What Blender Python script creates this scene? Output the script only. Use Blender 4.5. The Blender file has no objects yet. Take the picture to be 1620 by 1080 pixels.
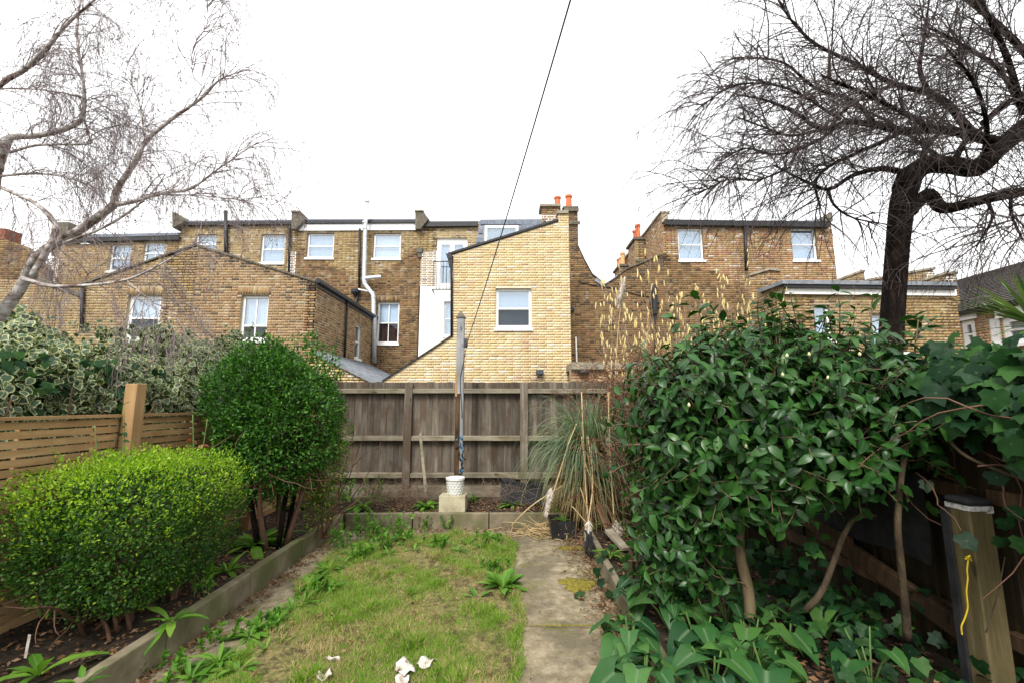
import bpy, math, random
import numpy as np
from mathutils import Vector, Matrix
R = random.Random(7)
G = np.random.default_rng(7)
sc = bpy.context.scene
COL = sc.collection

# ---------------------------------------------------------------- camera, sky, sun, exposure
PITCH = math.radians(8.1); CP, SP = math.cos(PITCH), math.sin(PITCH)
EYE = 1.6; F = 700.0
cam = bpy.data.cameras.new('camera'); cam.sensor_width = 36; cam.lens = 36*F/1620
cam.clip_end = 600; cam.clip_start = .05
co = bpy.data.objects.new('camera', cam); COL.objects.link(co)
co.location = (0, 0, EYE); co.rotation_euler = (math.pi/2+PITCH, 0, 0)
sc.camera = co
SUN_EL, SUN_AZ = math.radians(46), math.radians(196)      # azimuth measured from +Y clockwise (behind the camera, a little to the left)
w = bpy.data.worlds.new('World'); sc.world = w; w.use_nodes = True
nt = w.node_tree; nt.nodes.clear()
out = nt.nodes.new('ShaderNodeOutputWorld'); bg = nt.nodes.new('ShaderNodeBackground')
sky = nt.nodes.new('ShaderNodeTexSky'); sky.sky_type = 'NISHITA'; sky.sun_disc = False
sky.sun_elevation = SUN_EL; sky.sun_rotation = SUN_AZ; sky.air_density = 2; sky.dust_density = 4
mx = nt.nodes.new('ShaderNodeMix'); mx.data_type = 'RGBA'; mx.inputs[0].default_value = .88
mx.inputs[7].default_value = (14.9, 14.9, 15.0, 1)            # even white cloud cover over the clear sky
nt.links.new(sky.outputs[0], mx.inputs[6]); nt.links.new(mx.outputs[2], bg.inputs[0])
bg.inputs[1].default_value = .1
nt.links.new(bg.outputs[0], out.inputs[0])
sl = bpy.data.lights.new('sun', 'SUN'); sl.energy = 3.0; sl.angle = math.radians(22); sl.color = (1, .96, .9)
so = bpy.data.objects.new('sun', sl); COL.objects.link(so)
sd = Vector((math.sin(SUN_AZ)*math.cos(SUN_EL), math.cos(SUN_AZ)*math.cos(SUN_EL), math.sin(SUN_EL)))
so.rotation_euler = sd.to_track_quat('Z', 'Y').to_euler(); so.location = sd*30
vs = sc.view_settings; vs.view_transform = 'Standard'; vs.look = 'None'; vs.exposure = 0.5; vs.gamma = 1
vs.use_curve_mapping = False
sc.render.engine = 'CYCLES'
cy = sc.cycles; cy.max_bounces = 5; cy.diffuse_bounces = 2; cy.glossy_bounces = 2; cy.transmission_bounces = 2
cy.transparent_max_bounces = 8; cy.use_denoising = True; cy.caustics_reflective = False; cy.caustics_refractive = False

# ---------------------------------------------------------------- measuring helpers: photo pixel + distance -> place
def W(px, py, Y):
    u = (px-810)/F; v = (540-py)/F; dy = CP-v*SP; dz = SP+v*CP
    return Vector((u/dy*Y, Y, EYE+dz/dy*Y))
def X(px, py, Y): return W(px, py, Y).x
def Z(py, Y): return W(810, py, Y).z
def YatX(px, py, x):
    p = W(px, py, 1.0); return x/p.x
def WX(px, py, x): return W(px, py, YatX(px, py, x))
def G0(px, py, z=0.0):
    p = W(px, py, 1.0); t = (z-EYE)/(p.z-EYE); return Vector((p.x*t, t, z))

# ---------------------------------------------------------------- object helpers
def setp(o, label=None, cat=None, group=None, kind=None):
    for k, v in (('label', label), ('category', cat), ('group', group), ('kind', kind)):
        if v: o[k] = v
    return o
def thing(name, label, cat, loc=(0, 0, 0), group=None, kind=None):
    o = bpy.data.objects.new(name, None); COL.objects.link(o); o.location = loc; o.empty_display_size = .1
    return setp(o, label, cat, group, kind)
def link(name, me, parent=None, label=None, kind=None):
    o = bpy.data.objects.new(name, me); COL.objects.link(o)
    if parent is not None:
        o.parent = parent; l = Vector((0, 0, 0)); p = parent
        while p is not None: l = l+p.location; p = p.parent
        # every parent's basis is a pure translation, undone here so meshes keep world coordinates
        tot = Vector((0, 0, 0)); p = parent
        if parent.type == 'EMPTY' and parent.parent is None: tot = parent.location.copy()
        o.matrix_parent_inverse = Matrix.Translation(-tot)
    setp(o, label, None, None, kind)
    return o
def npmesh(name, V, Fa, mat=None, attrs=None, smooth=False):
    V = np.asarray(V, dtype=np.float32).reshape(-1, 3); Fa = np.asarray(Fa, dtype=np.int32)
    me = bpy.data.meshes.new(name); k = Fa.shape[1]
    me.vertices.add(len(V)); me.vertices.foreach_set('co', V.ravel())
    me.loops.add(Fa.size); me.loops.foreach_set('vertex_index', Fa.ravel())
    me.polygons.add(len(Fa)); me.polygons.foreach_set('loop_start', np.arange(0, Fa.size, k, dtype=np.int32))
    try: me.polygons.foreach_set('loop_total', np.full(len(Fa), k, dtype=np.int32))
    except Exception: pass
    if attrs:
        for an, (ty, arr) in attrs.items():
            a = me.attributes.new(an, ty, 'POINT'); a.data.foreach_set('vector' if ty == 'FLOAT_VECTOR' else 'value', np.asarray(arr, dtype=np.float32).ravel())
    if smooth: me.polygons.foreach_set('use_smooth', np.ones(len(Fa), dtype=bool))
    if mat: me.materials.append(mat)
    me.update(calc_edges=True); me.validate()
    return me

class MB:
    def __init__(s): s.v = []; s.f = []
    def add(s, vs, fs):
        n = len(s.v); s.v += [tuple(p) for p in vs]; s.f += [tuple(i+n for i in f) for f in fs]; return s
    def box(s, a, b, rz=0, c=None):
        x0, y0, z0 = a; x1, y1, z1 = b
        p = [(x0, y0, z0), (x1, y0, z0), (x1, y1, z0), (x0, y1, z0), (x0, y0, z1), (x1, y0, z1), (x1, y1, z1), (x0, y1, z1)]
        return s.add(p, [(0, 3, 2, 1), (4, 5, 6, 7), (0, 1, 5, 4), (1, 2, 6, 5), (2, 3, 7, 6), (3, 0, 4, 7)])
    def prism(s, poly, y0, y1):            # poly in (x,z), anticlockwise seen from -Y
        n = len(poly)
        return s.add([(x, y0, z) for x, z in poly]+[(x, y1, z) for x, z in poly],
                     [tuple(range(n)), tuple(range(2*n-1, n-1, -1))]+[(i, i+n, (i+1) % n+n, (i+1) % n) for i in range(n)])
    def hull(s, base, top):                # two equal polygons of points
        n = len(base)
        return s.add(list(base)+list(top), [tuple(range(n-1, -1, -1)), tuple(range(n, 2*n))]+[(i, (i+1) % n, (i+1) % n+n, i+n) for i in range(n)])
    def tube(s, pts, rad, n=8, cap=True):
        pts = [Vector(p) for p in pts]; m = len(pts)
        if not hasattr(rad, '__len__'): rad = [rad]*m
        vs = []; ref = None
        for i, p in enumerate(pts):
            t = (pts[min(i+1, m-1)]-pts[max(i-1, 0)]).normalized()
            if ref is None: ref = t.orthogonal().normalized()
            ref = (ref-t*ref.dot(t)).normalized(); b = t.cross(ref)
            for k in range(n):
                a = 2*math.pi*k/n; vs.append(p+(ref*math.cos(a)+b*math.sin(a))*rad[i])
        fs = [(i*n+k, i*n+(k+1) % n, (i+1)*n+(k+1) % n, (i+1)*n+k) for i in range(m-1) for k in range(n)]
        if cap: fs += [tuple(range(n-1, -1, -1)), tuple(range((m-1)*n, m*n))]
        return s.add(vs, fs)
    def lathe(s, prof, c, n=16):
        cx, cy_, cz = c; vs = []
        for r, z in prof:
            for k in range(n):
                a = 2*math.pi*k/n; vs.append((cx+r*math.cos(a), cy_+r*math.sin(a), cz+z))
        m = len(prof)
        fs = [(i*n+k, i*n+(k+1) % n, (i+1)*n+(k+1) % n, (i+1)*n+k) for i in range(m-1) for k in range(n)]
        fs += [tuple(range(n-1, -1, -1)), tuple(range((m-1)*n, m*n))]
        return s.add(vs, fs)
    def mesh(s, name, mat, smooth=False):
        me = bpy.data.meshes.new(name); me.from_pydata(s.v, [], s.f); me.update()
        if smooth: me.polygons.foreach_set('use_smooth', np.ones(len(me.polygons), dtype=bool))
        if mat: me.materials.append(mat)
        return me
    def build(s, name, mat, parent=None, label=None, kind=None, smooth=False, bevel=0):
        o = link(name, s.mesh(name, mat, smooth), parent, label, kind)
        if bevel:
            m = o.modifiers.new('bevel', 'BEVEL'); m.width = bevel; m.segments = 2; m.limit_method = 'ANGLE'
        return o
def smoothpath(pts, rad, k=4):
    """Catmull-Rom through points with radii"""
    P = [np.array(p, float) for p in pts]; P = [2*P[0]-P[1]]+P+[2*P[-1]-P[-2]]
    r = list(rad); o = []; ro = []
    for i in range(1, len(P)-2):
        for j in range(k):
            t = j/k; a, b, c, d = P[i-1], P[i], P[i+1], P[i+2]
            o.append(.5*((2*b)+(c-a)*t+(2*a-5*b+4*c-d)*t*t+(-a+3*b-3*c+d)*t**3)); ro.append(r[i-1]*(1-t)+r[i]*t)
    o.append(P[-2]); ro.append(r[-1])
    return o, ro

# ---------------------------------------------------------------- materials
def nodes(name):
    m = bpy.data.materials.new(name); m.use_nodes = True; t = m.node_tree
    return m, t, t.nodes['Principled BSDF']
def ramp(t, src, cols, lo=.3, hi=.7):
    r = t.nodes.new('ShaderNodeValToRGB'); e = r.color_ramp.elements
    while len(e) < len(cols): e.new(.5)
    for i, c in enumerate(cols):
        e[i].position = lo+(hi-lo)*i/max(1, len(cols)-1); e[i].color = (*c, 1)
    t.links.new(src, r.inputs[0]); return r.outputs[0]
def math_(t, op, a, b=None):
    n = t.nodes.new('ShaderNodeMath'); n.operation = op
    for i, v in enumerate((a, b)):
        if v is None: continue
        if isinstance(v, (int, float)): n.inputs[i].default_value = v
        else: t.links.new(v, n.inputs[i])
    return n.outputs[0]
def mixc(t, f, a, b, mode='MIX'):
    n = t.nodes.new('ShaderNodeMix'); n.data_type = 'RGBA'; n.blend_type = mode
    for i, v in ((0, f), (6, a), (7, b)):
        if isinstance(v, (int, float)): n.inputs[i].default_value = v
        elif isinstance(v, tuple): n.inputs[i].default_value = (*v, 1)
        else: t.links.new(v, n.inputs[i])
    return n.outputs[2]
def noise(t, vec, scale, detail=4, rough=.6):
    n = t.nodes.new('ShaderNodeTexNoise'); n.inputs['Scale'].default_value = scale; n.inputs['Detail'].default_value = detail
    n.inputs['Roughness'].default_value = rough
    if vec is not None: t.links.new(vec, n.inputs['Vector'])
    return n.outputs[0]
def coords(t, world=False, scale=(1, 1, 1), shift=True):
    if world: v = t.nodes.new('ShaderNodeNewGeometry').outputs['Position']
    else: v = t.nodes.new('ShaderNodeTexCoord').outputs['Object']
    if shift and not world:
        oi = t.nodes.new('ShaderNodeObjectInfo'); a = t.nodes.new('ShaderNodeVectorMath'); a.operation = 'ADD'
        t.links.new(v, a.inputs[0]); t.links.new(math_(t, 'MULTIPLY', oi.outputs['Random'], 37.0), a.inputs[1]); v = a.outputs[0]
    m = t.nodes.new('ShaderNodeMapping'); m.inputs['Scale'].default_value = scale; t.links.new(v, m.inputs[0])
    return m.outputs[0]
def bump(t, p, h, strength=.4, dist=.01):
    b = t.nodes.new('ShaderNodeBump'); b.inputs['Strength'].default_value = strength; b.inputs['Distance'].default_value = dist
    t.links.new(h, b.inputs['Height']); t.links.new(b.outputs[0], p.inputs['Normal'])
def surf(name, cols, scale=6, st=(1, 1, 1), rough=.85, bs=.4, bd=.006, world=True, rnd=0.0, big=None, bigc=None, spec=.3, metal=0, lo=.3, hi=.7):
    m, t, p = nodes(name); c = coords(t, world, st)
    n1 = noise(t, c, scale, 6); col = ramp(t, n1, cols, lo, hi)
    if big:
        n2 = noise(t, c, big, 3); f = ramp(t, n2, [(0, 0, 0), (1, 1, 1)], .45, .62)
        col = mixc(t, f, col, bigc)
    if rnd:
        oi = t.nodes.new('ShaderNodeObjectInfo'); h = t.nodes.new('ShaderNodeHueSaturation')
        t.links.new(math_(t, 'ADD', math_(t, 'MULTIPLY', oi.outputs['Random'], rnd*2), 1-rnd), h.inputs['Value']); t.links.new(col, h.inputs['Color']); col = h.outputs[0]
    t.links.new(col, p.inputs['Base Color']); p.inputs['Roughness'].default_value = rough; p.inputs['Specular IOR Level'].default_value = spec
    p.inputs['Metallic'].default_value = metal
    bump(t, p, noise(t, c, scale*3.1, 6), bs, bd)
    return m
def leafmat(name, cols, rough=.4, spec=.5, edge=None, rib=None, trans=.25, tcol=None):
    """colour per leaf (random per island and per object); 'e' is 0 on the midrib and 1 on the margin"""
    m, t, p = nodes(name)
    ge = t.nodes.new('ShaderNodeNewGeometry'); oi = t.nodes.new('ShaderNodeObjectInfo')
    r = math_(t, 'FRACT', math_(t, 'ADD', ge.outputs['Random Per Island'], math_(t, 'MULTIPLY', oi.outputs['Random'], 7.31)))
    col = ramp(t, r, cols, 0, 1)
    n = noise(t, coords(t, True), 22, 3); col = mixc(t, math_(t, 'MULTIPLY', n, .45), col, tuple(c*.45 for c in cols[0]))
    at = t.nodes.new('ShaderNodeAttribute'); at.attribute_name = 'e'
    if edge:
        k = math_(t, 'ADD', at.outputs['Fac'], math_(t, 'MULTIPLY', math_(t, 'SUBTRACT', noise(t, coords(t, True), 45, 2), .5), .9))
        col = mixc(t, ramp(t, k, [(0, 0, 0), (1, 1, 1)], .7, .95), col, edge)
    if rib: col = mixc(t, ramp(t, at.outputs['Fac'], [(1, 1, 1), (0, 0, 0)], .0, .16), col, rib)
    t.links.new(col, p.inputs['Base Color']); p.inputs['Roughness'].default_value = rough; p.inputs['Specular IOR Level'].default_value = spec
    if trans:
        tr = t.nodes.new('ShaderNodeBsdfTranslucent'); mxs = t.nodes.new('ShaderNodeMixShader'); mxs.inputs[0].default_value = trans
        if tcol: tr.inputs[0].default_value = (*tcol, 1)
        else: t.links.new(mixc(t, 1.0, col, (1.6, 1.9, .8), 'MULTIPLY'), tr.inputs[0])
        o = t.nodes['Material Output']; t.links.new(p.outputs[0], mxs.inputs[1]); t.links.new(tr.outputs[0], mxs.inputs[2]); t.links.new(mxs.outputs[0], o.inputs[0])
    return m
def brickmat():
    m, t, p = nodes('stock_brick'); at = t.nodes.new('ShaderNodeAttribute'); at.attribute_name = 'bc'
    c = coords(t, True); n = noise(t, c, 34, 5, .7); col = mixc(t, 1.0, at.outputs['Color'], ramp(t, n, [(.42, .40, .38), (.93, .93, .93), (1.2, 1.15, 1.05)], .25, .8), 'MULTIPLY')
    n2 = noise(t, c, .8, 4); col = mixc(t, ramp(t, n2, [(0, 0, 0), (.4, .4, .4)], .5, .75), col, (.09, .07, .05))
    n3 = noise(t, c, 3.1, 4); col = mixc(t, ramp(t, n3, [(0, 0, 0), (.5, .5, .5)], .56, .75), col, (.5, .44, .34))
    hs = t.nodes.new('ShaderNodeHueSaturation'); hs.inputs['Saturation'].default_value = .97; t.links.new(col, hs.inputs['Color']); t.links.new(hs.outputs[0], p.inputs['Base Color']); p.inputs['Roughness'].default_value = .9; p.inputs['Specular IOR Level'].default_value = .15
    bump(t, p, noise(t, c, 70, 4), .5, .006); return m
BRICK = brickmat()
MORTAR = surf('old_mortar', [(.3, .24, .16), (.42, .35, .25)], 12, rough=.95)
MORTARP = surf('pale_mortar', [(.55, .48, .33), (.68, .6, .44)], 12, rough=.95)
MORTARD = surf('dark_mortar', [(.13, .095, .06), (.25, .19, .12)], 9, rough=.95)
WHITE = surf('white_paint', [(.78, .78, .77), (.84, .84, .83)], 8, rough=.45, bs=.05)
RENDER = surf('white_render', [(.8, .8, .79), (.86, .86, .85)], 5, rough=.8, bs=.15)
BLACK = surf('black_plastic', [(.012, .012, .014), (.03, .03, .032)], 8, rough=.4, bs=.1)
LEAD = surf('grey_lead', [(.13, .145, .17), (.24, .26, .29)], 5, rough=.55, bs=.2)
SLATE = surf('blue_slate', [(.10, .12, .155), (.17, .195, .235)], 7, rough=.55, rnd=.12)
TILE = surf('dark_roof_tile', [(.035, .03, .028), (.085, .075, .068)], 9, rough=.8)
GALV = surf('galvanised_steel', [(.42, .44, .46), (.6, .62, .64)], 10, rough=.42, bs=.1, metal=.4)
TERRA = surf('terracotta', [(.42, .11, .045), (.56, .17, .08)], 8, rough=.8)
TERRAP = surf('buff_terracotta', [(.55, .3, .13), (.66, .4, .2)], 8, rough=.8)
STONE = surf('weathered_stone', [(.17, .15, .11), (.33, .29, .22)], 9, rough=.9)
COPING = surf('sooty_coping', [(.06, .055, .045), (.17, .15, .11)], 9, rough=.9)
CONC = surf('mossy_concrete', [(.10, .08, .05), (.18, .15, .10), (.26, .22, .15)], 5, rough=.92, big=1.5, bigc=(.09, .095, .035), bs=.6)
BLOCK = surf('pale_concrete', [(.38, .34, .23), (.52, .47, .34)], 14, rough=.9, bs=.6, big=7, bigc=(.3, .27, .16))
FELT = surf('black_felt', [(.010, .010, .012), (.03, .03, .032)], 11, rough=.9)
METAL = surf('dark_iron', [(.03, .03, .035), (.06, .06, .065)], 9, rough=.5)
def wood(name, cols, dirt, rnd=.2, axis=2, rough=.85, bs=.5):
    st = [14, 14, 14]; st[axis] = .9
    m, t, p = nodes(name); c = coords(t, False, tuple(st))
    n1 = noise(t, c, 1.6, 8, .7); col = ramp(t, n1, cols, .3, .7)
    n2 = noise(t, coords(t, False, (1, 1, 1)), 3.0, 4); col = mixc(t, ramp(t, n2, [(0, 0, 0), (.8, .8, .8)], .45, .65), col, dirt)
    kv = t.nodes.new('ShaderNodeTexVoronoi'); kv.inputs['Scale'].default_value = 1
    ks = [7, 7, 7]; ks[axis] = 2.2; t.links.new(coords(t, False, tuple(ks)), kv.inputs['Vector'])
    col = mixc(t, ramp(t, kv.outputs['Distance'], [(.85, .85, .85), (0, 0, 0)], .05, .13), col, tuple(d*.35 for d in dirt))
    oi = t.nodes.new('ShaderNodeObjectInfo'); h = t.nodes.new('ShaderNodeHueSaturation')
    t.links.new(math_(t, 'ADD', math_(t, 'MULTIPLY', oi.outputs['Random'], rnd*2), 1-rnd), h.inputs['Value']); t.links.new(col, h.inputs['Color'])
    t.links.new(h.outputs[0], p.inputs['Base Color']); p.inputs['Roughness'].default_value = rough; p.inputs['Specular IOR Level'].default_value = .25
    bump(t, p, n1, bs, .004); return m
OLDW = wood('weathered_fence_timber', [(.055, .045, .035), (.125, .105, .082), (.23, .2, .158)], (.085, .055, .036), .42)
OLDR = wood('weathered_rail_timber', [(.12, .10, .07), (.22, .19, .14), (.3, .27, .2)], (.10, .085, .045), .12, axis=0)
SLATW = wood('golden_slat_timber', [(.24, .14, .06), (.34, .21, .095), (.43, .29, .145)], (.25, .14, .06), .14, axis=1, bs=.25)
GOLDP = wood('golden_post_timber', [(.24, .14, .06), (.33, .205, .095), (.4, .27, .14)], (.26, .15, .065), .05, bs=.25)
GREYP = wood('grey_post_timber', [(.16, .165, .17), (.27, .28, .29), (.38, .39, .4)], (.16, .155, .15), .05)
ROTW = wood('rotten_timber', [(.025, .014, .008), (.07, .04, .02), (.15, .09, .045)], (.03, .02, .012), .1)
DARKW = wood('dark_fence_timber', [(.009, .0065, .004), (.032, .022, .010), (.08, .052, .018)], (.02, .017, .007), .3)  # dark timber, deepened further to stand for the shade under the ivy
DARKP = wood('dark_post_timber', [(.05, .038, .016), (.10, .08, .035), (.16, .13, .065)], (.06, .05, .02), .05)  # post timber in darker brown tones throughout
def glass(name, refl, tint=(.85, .9, .95)):
    m, t, p = nodes(name); t.nodes.remove(p)
    a = t.nodes.new('ShaderNodeBsdfTransparent'); a.inputs[0].default_value = (*tint, 1)
    b = t.nodes.new('ShaderNodeBsdfGlossy'); b.inputs['Roughness'].default_value = .04; b.inputs[0].default_value = (.85, .93, 1, 1)
    x = t.nodes.new('ShaderNodeMixShader'); x.inputs[0].default_value = refl
    t.links.new(a.outputs[0], x.inputs[1]); t.links.new(b.outputs[0], x.inputs[2]); t.links.new(x.outputs[0], t.nodes['Material Output'].inputs[0]); return m
GSKY = glass('sky_reflecting_glass', .2); GDIM = glass('dim_glass', .035)
PANEBLUE = surf('pale_blue_backing', [(.34, .42, .5), (.42, .5, .58)], 4, rough=.7)  # even light blue sheet set behind the glass
BLINDW = surf('white_blind', [(.58, .62, .64), (.68, .7, .72)], 4, rough=.7)
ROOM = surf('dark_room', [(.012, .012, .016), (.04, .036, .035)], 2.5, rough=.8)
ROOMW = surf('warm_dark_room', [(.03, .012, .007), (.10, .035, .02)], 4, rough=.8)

# ---------------------------------------------------------------- brick walls
def pal(cols, wts=None):
    cum = list(np.cumsum(wts if wts else [1]*len(cols)))
    def f(u, z):
        r = R.random()*cum[-1]
        for i, c in enumerate(cum):
            if r <= c: return cols[i]
        return cols[-1]
    f.cols = cols; return f
P_YEL = pal([(.6, .45, .21), (.63, .49, .26), (.58, .41, .2), (.65, .53, .32), (.56, .40, .18), (.58, .40, .25), (.68, .6, .46), (.47, .31, .17), (.34, .22, .12)], [6, 6, 5, 5, 3, 2.2, 1.6, .8, .25])
P_STOCK = pal([(.42, .28, .11), (.37, .24, .09), (.47, .33, .145), (.33, .19, .085), (.41, .25, .11), (.24, .15, .07), (.14, .09, .05), (.52, .4, .23), (.37, .2, .09)], [5, 5, 4, 3, 3, 2, 1.2, 1, 2.5])
P_NEW = pal([(.45, .31, .12), (.39, .26, .095), (.5, .37, .17), (.42, .26, .11), (.6, .51, .36), (.26, .17, .08), (.15, .095, .05), (.46, .31, .13)], [5, 4, 4, 3, 1.6, 1.6, .8, 3])
P_DARK = pal([(.27, .155, .055), (.21, .12, .045), (.33, .2, .075), (.15, .085, .035), (.08, .05, .03), (.3, .14, .06)], [5, 5, 3, 3, 2, 2])
P_SOOT = pal([(.12, .08, .05), (.16, .10, .055), (.08, .055, .04), (.22, .13, .07)], [4, 3, 3, 2])
P_RED = pal([(.45, .18, .09), (.5, .25, .12), (.4, .2, .1), (.5, .32, .16)])

class Plane:
    def __init__(s, O, U, N): s.O = Vector(O); s.U = Vector(U); s.N = Vector(N)
    def p(s, u, z, d=0.0): return s.O+s.U*u+Vector((0, 0, z))+s.N*d
def front(Y): return Plane((0, Y, 0), (1, 0, 0), (0, -1, 0))
def prof(top, u):
    if u <= top[0][0]: return top[0][1]
    for (a, za), (b, zb) in zip(top, top[1:]):
        if u <= b: return za if b == a else za+(zb-za)*(u-a)/(b-a)
    return top[-1][1]
BH, BL, BW, JT = .061, .211, .099, .014
_bm = {}
def brick_mesh(L, col):
    k = (round(L, 3), col)
    if k not in _bm:
        b = bxv(0, L, 0, BH, BH, .012)
        _bm[k] = (b, col)
    return _bm[k]
def wall(par, pl, top, zb, holes=(), palette=P_STOCK, mortar=MORTAR, thick=.28, bond='flemish', ind=0, zmin=None, indkey=None, back=True, lint=()):
    """top: profile [(u,z)..]; holes: (u0,z0,u1,z1); bricks above zmin only (below is never in view)"""
    zmin = zb if zmin is None else zmin
    us = sorted(set([round(t[0], 4) for t in top]+[round(h[i], 4) for h in holes for i in (0, 2)])); us = [u for u in us if top[0][0] <= u <= top[-1][0]]
    m = MB(); e = 1e-5
    for a, b in zip(us, us[1:]):
        if b-a < 1e-4: continue
        mid = (a+b)/2; za, zc = prof(top, a+e), prof(top, b-e); lo = zb
        hs = sorted((h[1], h[3]) for h in holes if h[0] <= mid <= h[2])
        spans = []
        for h0, h1 in hs: spans.append((lo, h0, h0)); lo = h1
        spans.append((lo, za, zc))
        for l, ta, tb in spans:
            if min(ta, tb) <= l: continue
            A = [pl.p(a, l), pl.p(b, l), pl.p(b, tb), pl.p(a, ta)]; B = [q-pl.N*thick for q in A]
            m.hull(A, B)
    m.build('wall', mortar, par)
    recs = []; row = 0; z = zb
    while z < max(t[1] for t in top):
        if z+BH >= zmin:
            u = top[0][0]-R.random()*.01-(0 if row % 2 else .165); k = 0
            while u < top[-1][0]:
                if bond == 'flemish': L = BL if k % 2 == 0 else BW
                elif bond == 'stretcher': L = BL
                else: L = BL if row % 4 else BW
                if bond == 'stretcher' and k == 0 and row % 2: L = BW
                iv = [(max(u, top[0][0]), min(u+L, top[-1][0]))]
                for h in list(holes)+list(lint):
                    if z+BH > h[1]+.004 and z < h[3]-.004:
                        nv = []
                        for a, b in iv:
                            if h[0] > a: nv.append((a, min(b, h[0])))
                            if h[2] < b: nv.append((max(a, h[2]), b))
                        iv = nv
                for a, b in iv:
                    if b-a < .02: continue
                    pa_, pb_ = prof(top, a+e), prof(top, b-e)
                    if (pa_ <= z+.004) != (pb_ <= z+.004):
                        lo_, hi_ = a, b
                        for _ in range(12):
                            md_ = (lo_+hi_)/2
                            if (prof(top, md_) <= z+.02) == (pa_ <= z+.02): lo_ = md_
                            else: hi_ = md_
                        if pa_ > pb_: b = lo_
                        else: a = hi_
                        if b-a < .02: continue
                    ta, tb = min(z+BH, prof(top, a+e)), min(z+BH, prof(top, b-e))
                    if ta > z+.01 or tb > z+.01:
                        recs.append((a, b, z, max(ta, z+.004), max(tb, z+.004), abs(b-a-L) < .001 and ta == tb == z+BH, L))
                u += L+JT; k += 1
        z += BH+JT; row += 1
    for h in lint:                         # gauged soldier bricks over an opening
        n = max(1, int((h[2]-h[0])/(BH+.008))); s = (h[2]-h[0])/n
        for i in range(n): recs.append((h[0]+i*s+.004, h[0]+(i+1)*s-.004, h[1]+.006, h[3]-.006, h[3]-.006, False, 0))
    singles = set()
    if ind:
        el = [i for i, r in enumerate(recs) if r[5] and r[6] == BL]
        if indkey: el = [i for i in el if indkey(recs[i])]
        el.sort(key=lambda i: -recs[i][2]) if not indkey else None
        if len(el) > ind: el = R.sample(el, ind)
        singles = set(el)
    V = []; C = []
    nv = np.array(pl.N); cols = [palette(r[0], r[2]) for r in recs]; cols = [c if c in P_YEL.cols else tuple(round(x*k_, 4) for x, k_ in zip(c, (.82, .855, .95))) for c in cols]
    for i, r in enumerate(recs):
        if i in singles: continue
        a, b, z0, ta, tb = r[:5]; d = .001+R.random()*.003
        q = [pl.p(a, z0), pl.p(b, z0), pl.p(b, tb), pl.p(a, ta)]
        f_ = 1+R.uniform(-.09, .09); c = tuple(x*f_ for x in cols[i])
        for s in (d, -.002):
            for t_ in q: V.append(t_+pl.N*s)
        C += [c]*8
    n = len(V)//8
    if n:
        base = (np.arange(n)*8)[:, None, None]
        # front face + 4 sides; winding fixed for U x Z = -N handedness either way (two-sided shading)
        Fq = np.array([[0, 1, 2, 3], [0, 4, 5, 1], [1, 5, 6, 2], [2, 6, 7, 3], [3, 7, 4, 0]])[None]+base
        me = npmesh('brickwork', [tuple(v) for v in V], Fq.reshape(-1, 4), BRICK, {'bc': ('FLOAT_VECTOR', C)})
        link('brickwork', me, par, kind='stuff')
    for i in singles:
        a, b, z0 = recs[i][:3]; c = cols[i]; key = (tuple(pl.N), tuple(pl.U), c)
        if key not in _bm:
            q = [pl.U*0, pl.U*BL, pl.U*BL+Vector((0, 0, BH)), Vector((0, 0, BH))]
            vv = [tuple(t_+pl.N*s) for s in (.003, -.002) for t_ in q]
            _bm[key] = npmesh('brick', vv, [[0, 1, 2, 3], [0, 4, 5, 1], [1, 5, 6, 2], [2, 6, 7, 3], [3, 7, 4, 0]], BRICK, {'bc': ('FLOAT_VECTOR', [c]*8)})
        o = link('brick', _bm[key], par); o.location = pl.p(a, z0, R.uniform(-.002, .003))
def rect(pl, m, u0, z0, u1, z1, d0, d1):
    A = [pl.p(u0, z0, d1), pl.p(u1, z0, d1), pl.p(u1, z1, d1), pl.p(u0, z1, d1)]; return m.hull([q-pl.N*(d1-d0) for q in A], A)
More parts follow.
